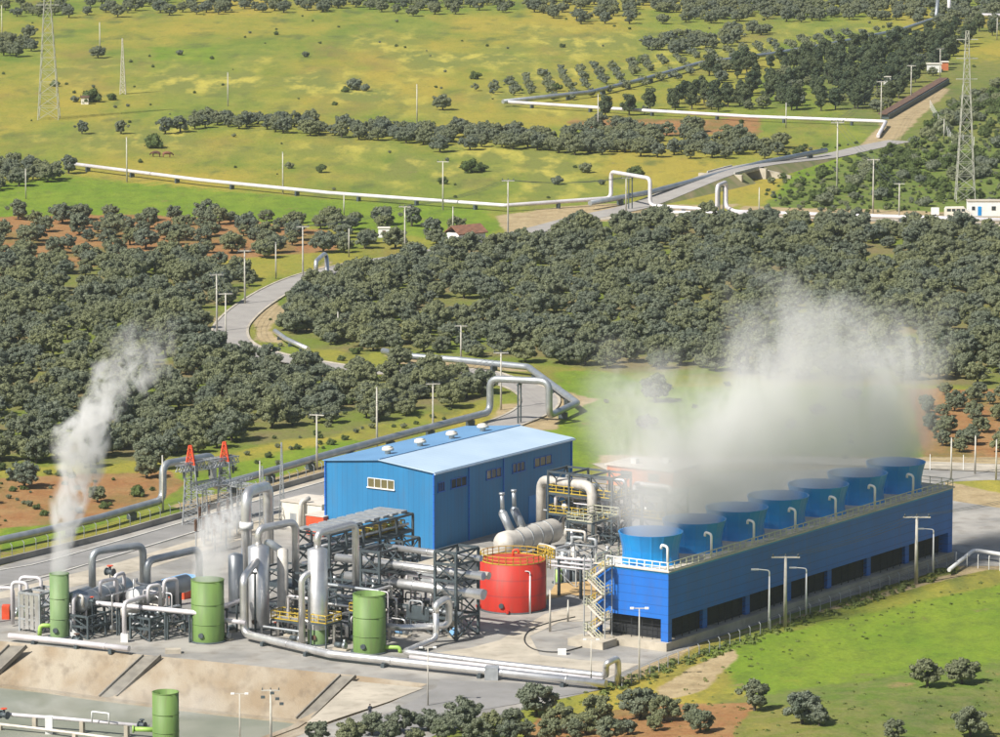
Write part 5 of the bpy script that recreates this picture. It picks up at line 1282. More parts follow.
b = B(); lbeam(b, V(ga + (ga - gb) * .22, 8.6), V(gb + (gb - ga) * .28, 8.9), 1.3, 14, .08); lbeam(b, V(ga, 5.6), V(gb, 5.9), .9, 10, .07); lbeam(b, V(ga - UV * 3, 8.6), V(ga + UV * 3, 8.6), .9, 8, .07); lbeam(b, V(gb - UV * 3, 8.8), V(gb + UV * 3, 8.8), .9, 8, .07); b.build('crossbeam', M['steell'], t)
for f in (-.2, .2, .55, .9, 1.25):
    c = V(ga.lerp(gb, f), 0); b = B(); b.cyl(V(c, 6.9), V(c, 8.1), .1, n=8)
    for j in range(6): b.cyl(V(c, 6.9 + .2 * j), V(c, 6.98 + .2 * j), .2, n=8)
    b.build('insulator', M['steel'], t)
gc, gd = P(205, 541), P(240, 534)
for c0, lb in ((gc, 'front galvanised lattice post of the switchyard below the gantry'), (gd, 'right galvanised lattice post of the switchyard')):
    t2 = thing('lattice_post', lb, 'post', c0); b = B(); lattice(b, c0, .9, .6, 0, 8.2, 9, .05); b.build('mast', M['steell'], t2)
    b = B(); lbeam(b, V(c0 - UV * 2.2, 7.9), V(c0 + UV * 3, 8.1), .6, 8, .045); lbeam(b, V(c0 - VR * 1.6, 7.2), V(c0 + VR * 1.6, 7.2), .5, 5, .045); b.build('crossarm', M['steell'], t2)
t2 = thing('lattice_beam', 'long lattice beam reaching right from the gantry', 'beam', P(258, 512)); b = B(); lbeam(b, P(232, 484, 6.0), P(262, 487, 5.6), .7, 10, .05); b.build('truss', M['steell'], t2); b = B(); lattice(b, P(262, 527), .8, .35, 0, 9.0, 9, .05); b.build('post', M['steell'], t2)
t2 = thing('lattice_mast', 'thin tall lattice mast left of the blue hall', 'mast', P(282, 520)); b = B(); lattice(b, P(282, 520), .8, .12, 0, 11.6, 14, .05); b.build('mast', M['steell'], t2)
proto = None
for k, (x, y) in enumerate([(196, 548), (204, 546), (212, 544), (221, 541), (230, 539), (200, 535), (209, 533), (219, 531), (228, 528), (238, 526), (215, 552), (226, 549)]):
    p = P(x, y)
    if proto is None:
        proto = t = thing('switchgear', 'slender insulator post on steel stand in the switchyard', 'switchgear', p, 'insulator posts of the switchyard')
        B().bar(p, p + Vector((0, 0, 2.4)), .16).build('stand', M['steell'], t)
        b = B(); b.cyl(p + Vector((0, 0, 2.4)), p + Vector((0, 0, 4.2)), .13, n=8)
        for j in range(8): b.cyl(p + Vector((0, 0, 2.5 + .21 * j)), p + Vector((0, 0, 2.6 + .21 * j)), .25, n=10)
        b.build('insulator', M['brown'], t); b = B(); b.bar(p + Vector((-.6, 0, 4.25)), p + Vector((.6, .3, 4.25)), .1); b.build('terminal', M['steell'], t)
    else: dup(proto, p, k * .1)
# transformer

# ---------------- masts, poles and lamps
def pole_proto(kind):
    t = lthing({'tee': 'power_pole', 'plain': 'concrete_pole', 'lamp': 'street_lamp', 'twin': 'yard_lamp'}[kind], 'pole', 'pole')
    H = 10.0
    if kind in ('tee', 'plain'):
        b = B(); b.cyl((0, 0, -.3), (0, 0, H), .2, .11, 10); b.build('shaft', M['concrete'], t)
        if kind == 'tee':
            B().bar((-1.25, 0, H - .15), (1.25, 0, H - .15), .16, .18).build('crossarm', M['concrete'], t)
            b = B()
            for x in (-1.1, 0, 1.1): b.cyl((x, 0, H - .05), (x, 0, H + .35), .09, .05, 8)
            b.build('insulator', M['steel'], t)
        else: B().bar((0, 0, H - .1), (0, -.3, H + .05), .1).build('cap', M['steell'], t)
    elif kind == 'lamp':
        b = B(); b.cyl((0, 0, -.2), (0, 0, H * .9), .17, .11, 10); b.tube([(0, 0, H * .88), (0, 0, H), (-1.9, 0, H + .2)], .1, 8, .5); b.build('shaft', M['white'], t)
        B().box((-2.1, 0, H + .18), 1.1, .5, .22).build('lamp_head', M['white'], t)
    else:
        b = B(); b.cyl((0, 0, -.2), (0, 0, H), .12, .07, 10); b.build('shaft', M['concrete'], t)
        B().bar((-.9, 0, H), (.9, 0, H), .12).build('crossarm', M['concrete'], t)
        for s in (-1, 1): B().box((s * .95, -.15, H + .05), .5, .6, .2).build('lamp_head', M['white'], t)
    return t
PP = {}
def pole(kind, x, y, yt, label, group=None, cat=None, pz=None, rz=0.0):
    base = G(x, y) if pz is None else P(x, y, pz); h = (y - yt) / pxm(y) / .98
    if kind not in PP: PP[kind] = pole_proto(kind); o = PP[kind]
    else: o = dup(PP[kind], base)
    o.location = base; o.rotation_euler = (0, 0, rz); o.scale = (h / 10 * .4 + .6, h / 10 * .4 + .6, h / 10); o['label'] = label
    o['category'] = cat or {'tee': 'power pole', 'plain': 'pole', 'lamp': 'street lamp', 'twin': 'lamp'}[kind]
    if group: o['group'] = group
    return o
far_p = [('tee', 317, 470, 415, 'power pole nearest the left corner of the blue hall'), ('plain', 377, 449, 388, 'thin plain pole behind the blue hall roof, left one'), ('tee', 433, 436, 384, 'power pole behind the middle of the hall roof'),
         ('tee', 501, 410, 353, 'power pole standing inside the road loop pipe'), ('tee', 461, 364, 326, 'power pole at the edge of the middle grove above the pipe'), ('plain', 338, 339, 312, 'short pole peeking out of the grove right of the winding road'),
         ('tee', 217, 332, 275, 'power pole left of the road bend, left of two'), ('tee', 226, 350, 294, 'power pole at the road bend, lower of two'), ('tee', 245, 304, 251, 'power pole above the upper road bend'), ('tee', 303, 279, 227, 'power pole where the road meets the small arch pipe'),
         ('plain', 276, 279, 243, 'short plain pole between two power poles by the road'), ('tee', 405, 255, 207, 'power pole left of the white farmhouse'), ('plain', 349, 257, 229, 'short pole on the soil left of the farmhouse'), ('plain', 344, 217, 193, 'short pole at the edge of the bright green strip'),
         ('plain', 453, 234, 207, 'plain pole right beside the farmhouse'), ('tee', 508, 236, 181, 'power pole on the bare earth where the pipe bends'), ('tee', 443, 210, 162, 'power pole behind the long white pipe, middle of the field'), ('plain', 283, 194, 153, 'plain pole in front of the long white pipe'),
         ('plain', 127, 182, 138, 'plain pole at the left part of the long white pipe'), ('plain', 26, 199, 169, 'white pole on the bright green strip at far left'), ('plain', 228, 106, 73, 'plain pole above the upper tree line, left field'), ('plain', 100, 54, 23, 'white pole in the far left field'),
         ('plain', 417, 123, 85, 'plain pole rising from the upper tree line'), ('plain', 598, 135, 95, 'plain pole below the far white pipe'), ('plain', 786, 128, 103, 'short pole crossing the far white pipe'), ('tee', 626, 212, 178, 'small pole inside the square pipe arch'),
         ('tee', 837, 188, 123, 'tall power pole between road and green bank'), ('tee', 873, 213, 160, 'power pole on the green bank, middle of three'), ('tee', 899, 222, 184, 'short power pole by the track left of the minibus'), ('tee', 911, 101, 66, 'power pole beside the rusty ramp, middle one'),
         ('tee', 881, 121, 82, 'power pole at the lower end of the rusty ramp'), ('tee', 940, 78, 49, 'power pole above the rusty ramp'), ('plain', 997, 40, 18, 'pole at the upper right corner'), ('plain', 944, 141, 119, 'short pole near the fence right of the ramp'), ('plain', 759, 223, 188, 'thin pole right of the underpass bridge'),
         ('plain', 2, 38, 6, 'white pole at the very left edge'), ('plain', 260, 489, 461, 'short mast left of the thin lattice mast'), ('plain', 163, 512, 456, 'thin pole beside the left pipe loop'),
         ('plain', 951, 480, 438, 'thin pole by the orange field, left of three'), ('plain', 975, 474, 436, 'thin pole by the orange field, middle of three'), ('plain', 996, 480, 440, 'thin pole by the orange field, right of three'), ('plain', 550, 632, 590, 'thin pole on the pavement right of the red tank'), ('plain', 568, 622, 600, 'short thin pole nearer the stair')]
for k, (kd, x, y, yt, lb) in enumerate(far_p): pole(kd, x, y, yt, lb, rz=(k * 1.7) % .6 - .3)
p = pole('tee', 785, 627, 557, 'thick concrete power pole before the middle of the blue tower block'); p = pole('tee', 916, 584, 517, 'concrete power pole before the right end of the blue tower block')
for q_ in scene.objects:
    if q_.get('label') in ('thick concrete power pole before the middle of the blue tower block', 'concrete power pole before the right end of the blue tower block'): q_.scale = (1.5, 1.5, q_.scale[2])
for x, y, yt, lb in ((769, 629, 571, 'street lamp left of the thick power pole'), (806, 617, 569, 'street lamp right of the thick power pole'), (933, 575, 530, 'street lamp at the right end of the blue tower block')): pole('lamp', x, y, yt, lb)
for x, y, yt, lb in ((639, 682, 609, 'tall yard lamp in front of the blue tower corner'), (428, 706, 648, 'tall yard lamp in front of the front pipelines'), (240, 748, 694, 'yard lamp at the pond, left of the camera mast'), (591, 688, 640, 'thin yard lamp left of the pipe loop')): pole('twin', x, y, yt, lb)
p = pole('tee', 271, 748, 690, 'floodlight mast with a cluster of lamps over the pond corner', cat='mast')
for k in range(4):
    c = G(271, 748) + Vector(((-.9, .2, .8, 1.3)[k], -.3, (6.2, 6.7, 6.0, 5.4)[k])); bb_ = B().box((0, 0, 0), .55, .4, .4); me2 = bb_.build('floodlight', M['steel'], None); me2.parent = p; s_ = p.scale; rel = c - Vector(p.location); me2.location = (rel.x / s_[0], rel.y / s_[1], rel.z / s_[2])
p = P(530, 612); t = pole('lamp', 530, 614, 572, 'thin white lamp standing right in front of the red tank')

def pylon(label, x, y, w, h, m, name='lattice_pylon', arms=True):
    p = P(x, y); t = thing(name, label, 'pylon', p); b = B(); lattice(b, p, w, w * .35, 0, h * .7, 9, .075); lattice(b, p, w * .35, w * .15, h * .7, h, 5, .06); b.build('lattice_body', M[m], t)
    if arms:
        for z in (.72, .84, .95): B().bar(V(p, h * z) - Vector((w * .55, 0, 0)), V(p, h * z) + Vector((w * .55, 0, 0)), .2).build('crossarm', M[m], t)
    return t
M['pylgrey'] = mat('weathered_zinc', (.42, .42, .36), (.34, .34, .28), .7, .1)
pylon('tall pale lattice pylon at upper left, cut by the top edge', 49, 119, 5.5, 42, 'pylgrey'); pylon('tall pale lattice pylon at the right behind the white cabin', 965, 202, 4.4, 39, 'pylgrey')
pylon('thin brownish lattice mast in the upper left field', 123, 94, 1.6, 15.5, 'alub', arms=False)

# ---------------- far pipelines
pipe('field_pipeline', 'long white pipeline across the upper fields ending in a tall square arch', [P(66, 163, 1.4), P(200, 180, 1.4), P(330, 193, 1.4), P(505, 205.5, 1.4), P(611, 198, 1.6), V(P(611, 198, 1.6), 7.6), V(P(650, 206, 1.6), 7.8), V(P(650, 206, 1.6), 1.7), P(717, 210, 1.6), V(P(717, 210, 1.6), 7.0), V(P(726, 206, 1.6), 7.0), V(P(726, 206, 1.6), 1.4), P(735, 211.5, 1.3), P(765, 212.6, 1.1)], .45, 'aluw', bend=1.4, sup=14, rings=0)
pipe('field_pipeline', 'lower white pipeline starting beside the tall square arch', [P(655, 212, 1.0), P(700, 213, 1.0), P(730, 213.6, 1.0), P(760, 214, 1.0)], .45, 'aluw', bend=1.0)
pipe('field_pipeline', 'straight white pipeline along the gravel track up to the minibus', [P(733, 212, 1.1), P(800, 214, 1.1), P(935, 218, 1.1), P(1040, 221, 1.1)], .5, 'aluw', sup=14)
pipe('field_pipeline', 'grey pipeline following the upper side of the country road', [P(590, 203, 1.6), P(650, 192, 1.8), P(700, 179, 2.2), P(760, 163, 2.2), P(826, 150, 1.6)], .6, 'alug', sup=14)
pipe('field_pipeline', 'far white pipeline ending at the foot of the rusty ramp', [P(503, 101.5, 1.3), P(620, 109, 1.3), P(750, 116.5, 1.3), P(886, 121.5, 1.3), P(878, 136, .6)], .48, 'aluw', bend=1.5, sup=16)
pipe('field_pipeline', 'far grey pipeline winding up to the top edge', [P(503, 101.5, 1.5), P(590, 92, 1.5), P(640, 80, 1.5), P(700, 63, 1.5), P(770, 54, 1.5), P(830, 44, 1.5), P(900, 30, 1.5), P(936, 18, 1.5), V(P(938, 17, 1.5), 9)], .6, 'alug', bend=3, sup=18)
pipe('field_pipeline', 'white pipeline at the upper right corner', [V(P(949, 14, 1.5), 9), P(949, 14, 1.5), P(1030, 16, 1.5)], .6, 'aluw', bend=1.5)
b = B(); a, c = P(884, 119, 0), P(945, 83, 0); d = (c - a).normalized(); s = Vector((d.y, -d.x, 0)); b.obox(a, (0, (c - a).length), (-.9, 1.3), 0, 1.25, d, s); t = thing('covered_pipe_duct', 'rusty brown covered duct climbing the bare ramp', 'duct', a); b.build('side_wall', M['steel'], t)
B().obox(a, (-.5, (c - a).length + .5), (-1.6, .9), 1.25, 1.5, d, s).build('cover', M['brown'], t)
# pipeline near the hall
pa = [P(383, 351, 1.4), P(408, 356, 1.4), P(460, 360, 1.5), P(528, 367, 1.6), P(577, 403, 1.6), P(549, 416, 1.6)]
pz = V(pa[-1], 0); p2_ = P(490, 412, 1.6)
pipe('road_pipeline', 'silver pipeline that arches over the road behind the blue hall', pa + [V(pz, 7.4), V(p2_, 7.2), p2_, P(410, 432.5, 1.6), P(330, 454, 1.6), P(250, 477, 1.6), P(213, 487, 1.6), V(P(213, 487, 1.6), 6.4), V(P(163, 500, 1.6), 7.0), P(163, 500, 1.6), P(100, 518, 1.6), P(40, 532, 1.5), P(-60, 553, 1.5)], .58, 'alug', bend=1.6, sup=11, rings=0, n=14)
pipe('road_pipe_arch', 'small silver arch pipe over the upper road bend', [V(P(316, 282), .3), V(P(316, 282), 4.2), V(P(327, 272), 4.2), V(P(327, 279), .3)], .45, 'alu', bend=1.1)
pipe('road_pipeline', 'short silver pipe lying along the inside of the road bend', [P(275, 331, .9), P(286, 339, .9), P(308, 349, .9)], .45, 'alu', sup=6)
pipe('guard_pipe', 'white angular pipe rail beyond the right end of the tower block', [P(949, 570, .8), P(974, 550, 1.4), P(1030, 559, 1.4)], .28, 'white', bend=.8)

# ---------------- overhead wires
def wires(label, pts, sag, off=(-1.0, 0, 1.0), r=.025):
    t = thing('power_line', label, 'power line', V(pts[0], 0))
    for o_ in off:
        b = B()
        for p, q in zip(pts[:-1], pts[1:]):
            l = []
            for k in range(9): f = k / 8; l.append(p.lerp(q, f) + Vector((o_, 0, -sag * 4 * f * (1 - f))))
            b.tube(l, r, 4, 0)
        b.build('conductor', M['steel'], t)
def tp(x, y, yt): return V(G(x, y), float(G(x, y).z) + (y - yt) / pxm(y) / .98)
wires('thin wires between the concrete power poles before the tower block', [tp(785, 627, 556), tp(916, 584, 516), V(P(1090, 545), 10)], .8)
wires('thin wires from the hall corner pole along the grove edge', [tp(317, 470, 415), tp(433, 436, 384), tp(501, 410, 353), tp(461, 364, 326)], .9)
wires('thin wires along the winding road poles', [tp(226, 350, 294), tp(217, 332, 275), tp(245, 304, 251), tp(303, 279, 227), tp(405, 255, 207), tp(508, 236, 181), tp(626, 212, 178)], .9, r=.03)
wires('thin wires between the poles of the upper right bank', [tp(899, 222, 184), tp(873, 213, 160), tp(837, 188, 123), tp(881, 121, 82), tp(911, 101, 66), tp(940, 78, 49)], 1.0, r=.035)
# ---------------- fences
def fence(label, px, h, sp, name='wire_fence', m='steell', lean=.35, wires=4, z=None, mt='rail'):
    pts = [G(x, y) if z is None else P(x, y, z) for x, y in px]
    t = thing(name, label, 'fence', pts[0]); w = B(); n = 0
    for a, c in zip(pts[:-1], pts[1:]):
        d = c - a; ln = d.length; k = max(1, int(ln / sp)); dn = d.normalized(); s = Vector((-dn.y, dn.x, 0))
        for j in range(k):
            p = a.lerp(c, j / k); zz = float(hz(p.x, p.y)) if z is None else z; p = V(p, zz)
            b = B(); b.bar(p - Vector((0, 0, .1)), p + Vector((0, 0, h)), .085); b.bar(p + Vector((0, 0, h)), p + s * lean + Vector((0, 0, h + .3)), .08)
            if n < 100: b.build('post', M[m], t)
            n += 1
            p2 = a.lerp(c, (j + 1) / k); p2 = V(p2, float(hz(p2.x, p2.y)) if z is None else z)
            for q in range(wires): f = (q + .5) / wires; w.bar(p + Vector((0, 0, h * f)), p2 + Vector((0, 0, h * f)), .022)
            w.bar(p + s * lean + Vector((0, 0, h + .33)), p2 + s * lean + Vector((0, 0, h + .33)), .02)
    w.build('wire', M['steel'], t); return t
fence('wire fence with angled pale posts along the tower block side', [(622, 688), (668, 668), (740, 642), (800, 619), (870, 594), (956, 565)], 1.35, 2.6, wires=7, m='steell', lean=.25)
fence('wire fence with angled posts between left road and pipeline', [(-40, 572), (0, 561), (60, 546), (120, 531), (200, 511), (240, 500), (330, 473)], 1.8, 2.4, wires=6, m='steell')
fence('low mesh fence at the right edge beyond the tower block', [(956, 566), (1000, 571), (1040, 575)], 1.7, 1.4, wires=5, m='white', lean=.1)
fence('pale post fence along the gravel road by the orange field', [(930, 470), (1030, 472)], 2.2, 4.0, wires=5, m='white', lean=.05, name='post_fence')
fence('sparse post fence right of the sandy ramp', [(930, 108), (938, 122), (952, 142), (985, 147)], 1.9, 4.5, wires=3, m='white', lean=.05, name='post_fence')
# retaining wall between road and fence
o = thing('retaining_wall', 'low grey wall beneath the fence by the left road', 'wall', P(100, 545)); b = B(); pl = smooth_line([P(x, y, 0) for x, y in ((-60, 580), (0, 565), (110, 538), (230, 504), (335, 474))], 5)
for a, c in zip(pl[:-1], pl[1:]): b.bar(a + Vector((0, 0, .45)), c + Vector((0, 0, .45)), .3, .9)
b.build('coping', M['yard'], o)

# ---------------- vehicles, huts, house
p = P(957, 217.5); t = thing('minibus', 'cream minibus parked beside the white cabin', 'minibus', p)
ex, ey = Vector((1, -.03, 0)).normalized(), Vector((.03, 1, 0)).normalized()
def at_(x, y, z): return p + ex * x + ey * y + Vector((0, 0, z))
b = B(); prof = [(-2.8, .45), (-2.8, 1.9), (-2.55, 2.35), (1.5, 2.4), (2.3, 1.5), (2.9, 1.2), (2.95, .45)]
n = len(prof); i0 = 0
for y in (-.95, .95): b.v += [tuple(at_(x, y, z)) for x, z in prof]
b.f += [tuple(range(n)), tuple(range(2 * n - 1, n - 1, -1))] + [(k, k + n, (k + 1) % n + n, (k + 1) % n) for k in range(n)]; b.sm += [False] * (n + 2); b.build('body', M['cream'], t)
for x0, x1 in ((-2.3, -1.4), (-1.2, -.4), (-.2, .7), (.9, 1.7)):
    b = B(); b.quad(at_(x0, -.965, 1.45), at_(x1, -.965, 1.45), at_(x1, -.965, 2.05), at_(x0, -.965, 2.05)); b.build('window', M['glassd'], t)
for x in (-1.9, 1.9):
    for y in (-.95, .95): w_2 = B().cyl(at_(x, y - .12, .38), at_(x, y + .12, .38), .38, n=16).build('wheel', M['black'], t); B().cyl(at_(x, y - .14, .38), at_(x, y + .14, .38), .18, n=12).build('rim', M['steell'], w_2)
p = P(987, 217); t = thing('site_cabin', 'long white site cabin with blue door at the right edge', 'cabin', p); B().box(p + Vector((2, 2, 1.75)), 12.5, 3, 3.3).build('wall', M['white'], t); B().box(p + Vector((2, 2, 3.5)), 12.8, 3.3, .15).build('roof', M['pale'], t)
B().box(p + Vector((-1.6, .46, 1.3)), .8, .06, 2.0).build('door', M['bluestack'], t); B().box(p + Vector((-3, .46, 1.9)), .7, .06, .8).build('window', M['glassd'], t); B().box(p + Vector((1.5, .46, 1.9)), .9, .06, .9).build('window', M['glassd'], t)
p = P(935, 216.5); t = thing('trailer', 'small white box trailer left of the minibus', 'trailer', p); B().box(p + Vector((0, 0, 1.2)), 1.7, 1.4, 1.5).build('box', M['white'], t)
for y in (-.7, .7): B().cyl(p + Vector((0, y - .08, .3)), p + Vector((0, y + .08, .3)), .3, n=14).build('wheel', M['black'], t)
B().bar(p + Vector((.8, 0, .5)), p + Vector((2, 0, .5)), .1).build('drawbar', M['steel'], t)
# farmhouse
p = P(466, 244); t = thing('farmhouse', 'small white farmhouse with brown tiled roof among olives', 'house', p); ux, uy = Vector((.8, .6, 0)), Vector((-.6, .8, 0))
B().obox(p, (-3.5, 3.5), (-2.2, 2.2), 0, 2.6, ux, uy).build('wall', M['white'], t)
b = B(); q = [p + ux * x + uy * y + Vector((0, 0, z)) for x in (-3.9, 3.9) for y, z in ((-2.7, 2.4), (0, 4.0), (2.7, 2.4))]; b.v += [tuple(x) for x in q] + [tuple(x + Vector((0, 0, .2))) for x in q]
b.f += [(6, 9, 10, 7), (7, 10, 11, 8), (0, 1, 4, 3), (1, 2, 5, 4), (0, 3, 9, 6), (2, 8, 11, 5), (0, 6, 7, 1), (1, 7, 8, 2), (3, 4, 10, 9), (4, 5, 11, 10)]; b.sm += [False] * 10; b.build('roof', M['tile'], t)
B().obox(p, (-3.56, -3.5), (-.5, .5), .1, 2.0, ux, uy).build('door', M['brown'], t); B().obox(p, (-1, 0), (-2.26, -2.2), 1, 1.8, ux, uy).build('window', M['glassd'], t)
p = P(384, 237); t = thing('hut', 'tiny white flat roofed hut left of the farmhouse', 'hut', p); B().box(p + Vector((0, 0, 1.0)), 2.4, 2, 2.0).build('wall', M['white'], t); B().box(p + Vector((0, 0, 2.06)), 2.7, 2.3, .12).build('roof', M['cream'], t); B().box(p + Vector((0, -1.03, .8)), .7, .05, 1.5).build('door', M['brown'], t)
p = P(85, 104); t = thing('hut', 'tiny pale hut with dark roof by shrubs in the far left field', 'hut', p); B().box(p + Vector((0, 0, .9)), 2.0, 2, 1.8).build('wall', M['cream'], t); B().box(p + Vector((0, 0, 2.0)), 2.5, 2.4, .4).build('roof', M['brown'], t)
# white sheds glimpsed in the wood
for k, (x, y, w2, lb) in enumerate([(870, 84, 2.2, 'small white shed in the dark wood, left one'), (887, 84, 1.6, 'small white shed in the dark wood, right one'), (934, 71, 3.4, 'white shed roof near the top of the rusty ramp'), (944, 69, 2.0, 'reddish hut beside the white shed above the ramp')]):
    p = P(x, y + 1); t = thing('hut', lb, 'hut', p); B().box(p + Vector((0, 0, 1.2)), w2 * 1.2, 2.2, 2.4).build('wall', M['white'] if k < 3 else M['orange'], t); B().box(p + Vector((0, 0, 2.5)), w2 * 1.35, 2.6, .2).build('roof', M['cream'], t)

# ---------------- cattle and person
def skin(name, joints, edges, m, parent=None, loc=None, root=0, sub=2):
    me = bpy.data.meshes.new(name); me.from_pydata([j[0] for j in joints], edges, []); me.materials.append(m)
    o = bpy.data.objects.new(name, me); COL.objects.link(o)
    md = o.modifiers.new('skin', 'SKIN'); md.use_smooth_shade = True
    if not me.skin_vertices: bpy.context.view_layer.objects.active = o
    sv = me.skin_vertices[0].data
    for k, j in enumerate(joints): sv[k].radius = (j[1], j[2] if len(j) > 2 else j[1])
    for k in range(len(joints)): sv[k].use_root = (k == root)
    s = o.modifiers.new('sub', 'SUBSURF'); s.levels = sub; s.render_levels = sub
    if parent: o.parent = parent; ORG[o.name] = ORG[parent.name]
    elif loc is not None: o.location = loc
    return o
def cow(label, loc, rz, m):
    J = [((-.75, 0, 1.05), .30), ((-.2, 0, 1.0), .37), ((.4, 0, 1.02), .36), ((.75, 0, 1.1), .28), ((1.05, 0, .9), .19), ((1.3, 0, .6), .15), ((1.5, 0, .42), .10)]
    Eg = [(0, 1), (1, 2), (2, 3), (3, 4), (4, 5), (5, 6)]
    for x, b_, y in ((-.72, 0, .2), (-.72, 0, -.2), (.62, 3, .2), (.62, 3, -.2)):
        i = len(J); kx = -.12 if x < 0 else .02
        J += [((x, y, .75), .14), ((x + kx, y, .42), .075), ((x, y, .05), .06)]; Eg += [(b_, i), (i, i + 1), (i + 1, i + 2)]
    i = len(J); J += [((-1.02, 0, .95), .05), ((-1.06, 0, .5), .03)]; Eg += [(0, i), (i, i + 1)]
    i = len(J); J += [((1.16, .2, .74), .04), ((1.16, -.2, .74), .04)]; Eg += [(5, i), (5, i + 1)]
    o = skin('cow', J, Eg, m, None, loc, 1); o.rotation_euler = (0, 0, rz); o.scale = (1.15,) * 3; tag(o, label, 'cow'); return o
cow('dark brown cow grazing in the far field, left of two', P(156, 157), 2.9, M['hide']); cow('reddish brown cow grazing in the far field, right of two', P(167, 157.5), .3, mat('red_hide', (.24, .10, .06), (.14, .06, .04), .9))
pl_ = P(370, 718); body = thing('person', 'person in dark clothes walking on the grey yard road', 'person', pl_)
Hh = 1.72
J = [((0, 0, .95), .13), ((0, 0, 1.12), .14), ((0, .0, 1.32), .165), ((0, 0, 1.45), .07), ((0, -.02, 1.56), .085), ((0, -.02, 1.66), .095)]
Eg = [(0, 1), (1, 2), (2, 3), (3, 4), (4, 5)]
for s in (-1, 1):
    i = len(J); st = .2 * s
    J += [((.1 * s, 0, .88), .1), ((.1 * s, -st * .5, .5), .068), ((.1 * s, st * .9, .1), .045), ((.1 * s, st * .9 - .15, .04), .04)]; Eg += [(0, i), (i, i + 1), (i + 1, i + 2), (i + 2, i + 3)]
    i = len(J); J += [((.19 * s, 0, 1.41), .06), ((.25 * s, .08 * s, 1.15), .045), ((.24 * s, -.1 - .05 * s, .93), .035), ((.24 * s, -.14 - .05 * s, .85), .03)]; Eg += [(2, i), (i, i + 1), (i + 1, i + 2), (i + 2, i + 3)]
pb = skin('body', J, Eg, M['clothd'], body)
b = B(); c = pl_ + Vector((0, -.03, 1.66)); b.lathe(c - Vector((0, 0, .02)), (0, 0, 1), [(-.02, .1), (.06, .105), (.1, .07), (.12, .01)], 14); b.build('hair', M['hair'], body)
b = B(); b.lathe(pl_ + Vector((0, -.055, 1.54)), (0, 0, 1), [(0, .02), (.02, .07), (.09, .085), (.13, .07)], 12); b.build('face', M['skin'], body)

# ------------------------------------------------------------------ steam
class NX:
    """tiny expression helper for shader maths"""
    def __init__(s, nt, out): s.nt, s.o = nt, out
    def _b(s, op, o, rev=False, clamp=False):
        n = s.nt.nodes.new('ShaderNodeMath'); n.operation = op; n.use_clamp = clamp
        a, b_ = (o, s) if rev else (s, o)
        for i, v in enumerate((a, b_)):
            if v is None: continue
            if isinstance(v, NX): s.nt.links.new(v.o, n.inputs[i])
            else: n.inputs[i].default_value = v
        return NX(s.nt, n.outputs[0])
    def __add__(s, o): return s._b('ADD', o)
    __radd__ = __add__
    def __sub__(s, o): return s._b('SUBTRACT', o)
    def __rsub__(s, o): return s._b('SUBTRACT', o, True)
    def __mul__(s, o): return s._b('MULTIPLY', o)
    __rmul__ = __mul__
    def __truediv__(s, o): return s._b('DIVIDE', o)
    def abs(s): return s._b('ABSOLUTE', None)
    def sqrt(s): return s._b('SQRT', None)
    def cl(s): return s._b('ADD', 0.0, clamp=True)
    def wrapc(s, p): return s._b('PINGPONG', p)
    def mod(s, p): return s._b('FLOORED_MODULO', p)
    def ss(s, a, b_):
        n = s.nt.nodes.new('ShaderNodeMapRange'); n.interpolation_type = 'SMOOTHSTEP'; n.inputs[1].default_value = a; n.inputs[2].default_value = b_
        s.nt.links.new(s.o, n.inputs[0]); return NX(s.nt, n.outputs[0])
def mixf(a, b_, t): return a + (b_ - a) * t
def steam_obj(name, origin, rz, box, fn, step, col=(.995, .99, .985), aniso=0.0):
    m, nt = newmat(name + '_vapour'); out = N(nt, 'ShaderNodeOutputMaterial'); pv = N(nt, 'ShaderNodeVolumePrincipled')
    pv.inputs['Color'].default_value = (*col, 1); pv.inputs['Anisotropy'].default_value = aniso
    tc = N(nt, 'ShaderNodeTexCoord'); sx = N(nt, 'ShaderNodeSeparateXYZ'); L(nt, tc.outputs['Object'], sx.inputs[0])
    def noise(sc, det, off=(0, 0, 0), dist=0.0, st=(1, 1, 1), rg=.55):
        mp = N(nt, 'ShaderNodeMapping'); mp.inputs['Location'].default_value = off; mp.inputs['Scale'].default_value = st; L(nt, tc.outputs['Object'], mp.inputs[0])
        n = N(nt, 'ShaderNodeTexNoise'); n.inputs['Scale'].default_value = sc; n.inputs['Detail'].default_value = det; n.inputs['Distortion'].default_value = dist; n.inputs['Roughness'].default_value = rg
        L(nt, mp.outputs[0], n.inputs['Vector']); return NX(nt, n.outputs['Fac'])
    d = fn(NX(nt, sx.outputs[0]), NX(nt, sx.outputs[1]), NX(nt, sx.outputs[2]), noise)
    L(nt, d.o, pv.inputs['Density']); L(nt, pv.outputs[0], out.inputs['Volume'])
    b = B(); b.hexa([Vector(p) for p in box]); o = b.build(name, m); o.location = origin; o.rotation_euler = (0, 0, rz); o['kind'] = 'stuff'
    m.cycles.volume_step_rate = step
    return o
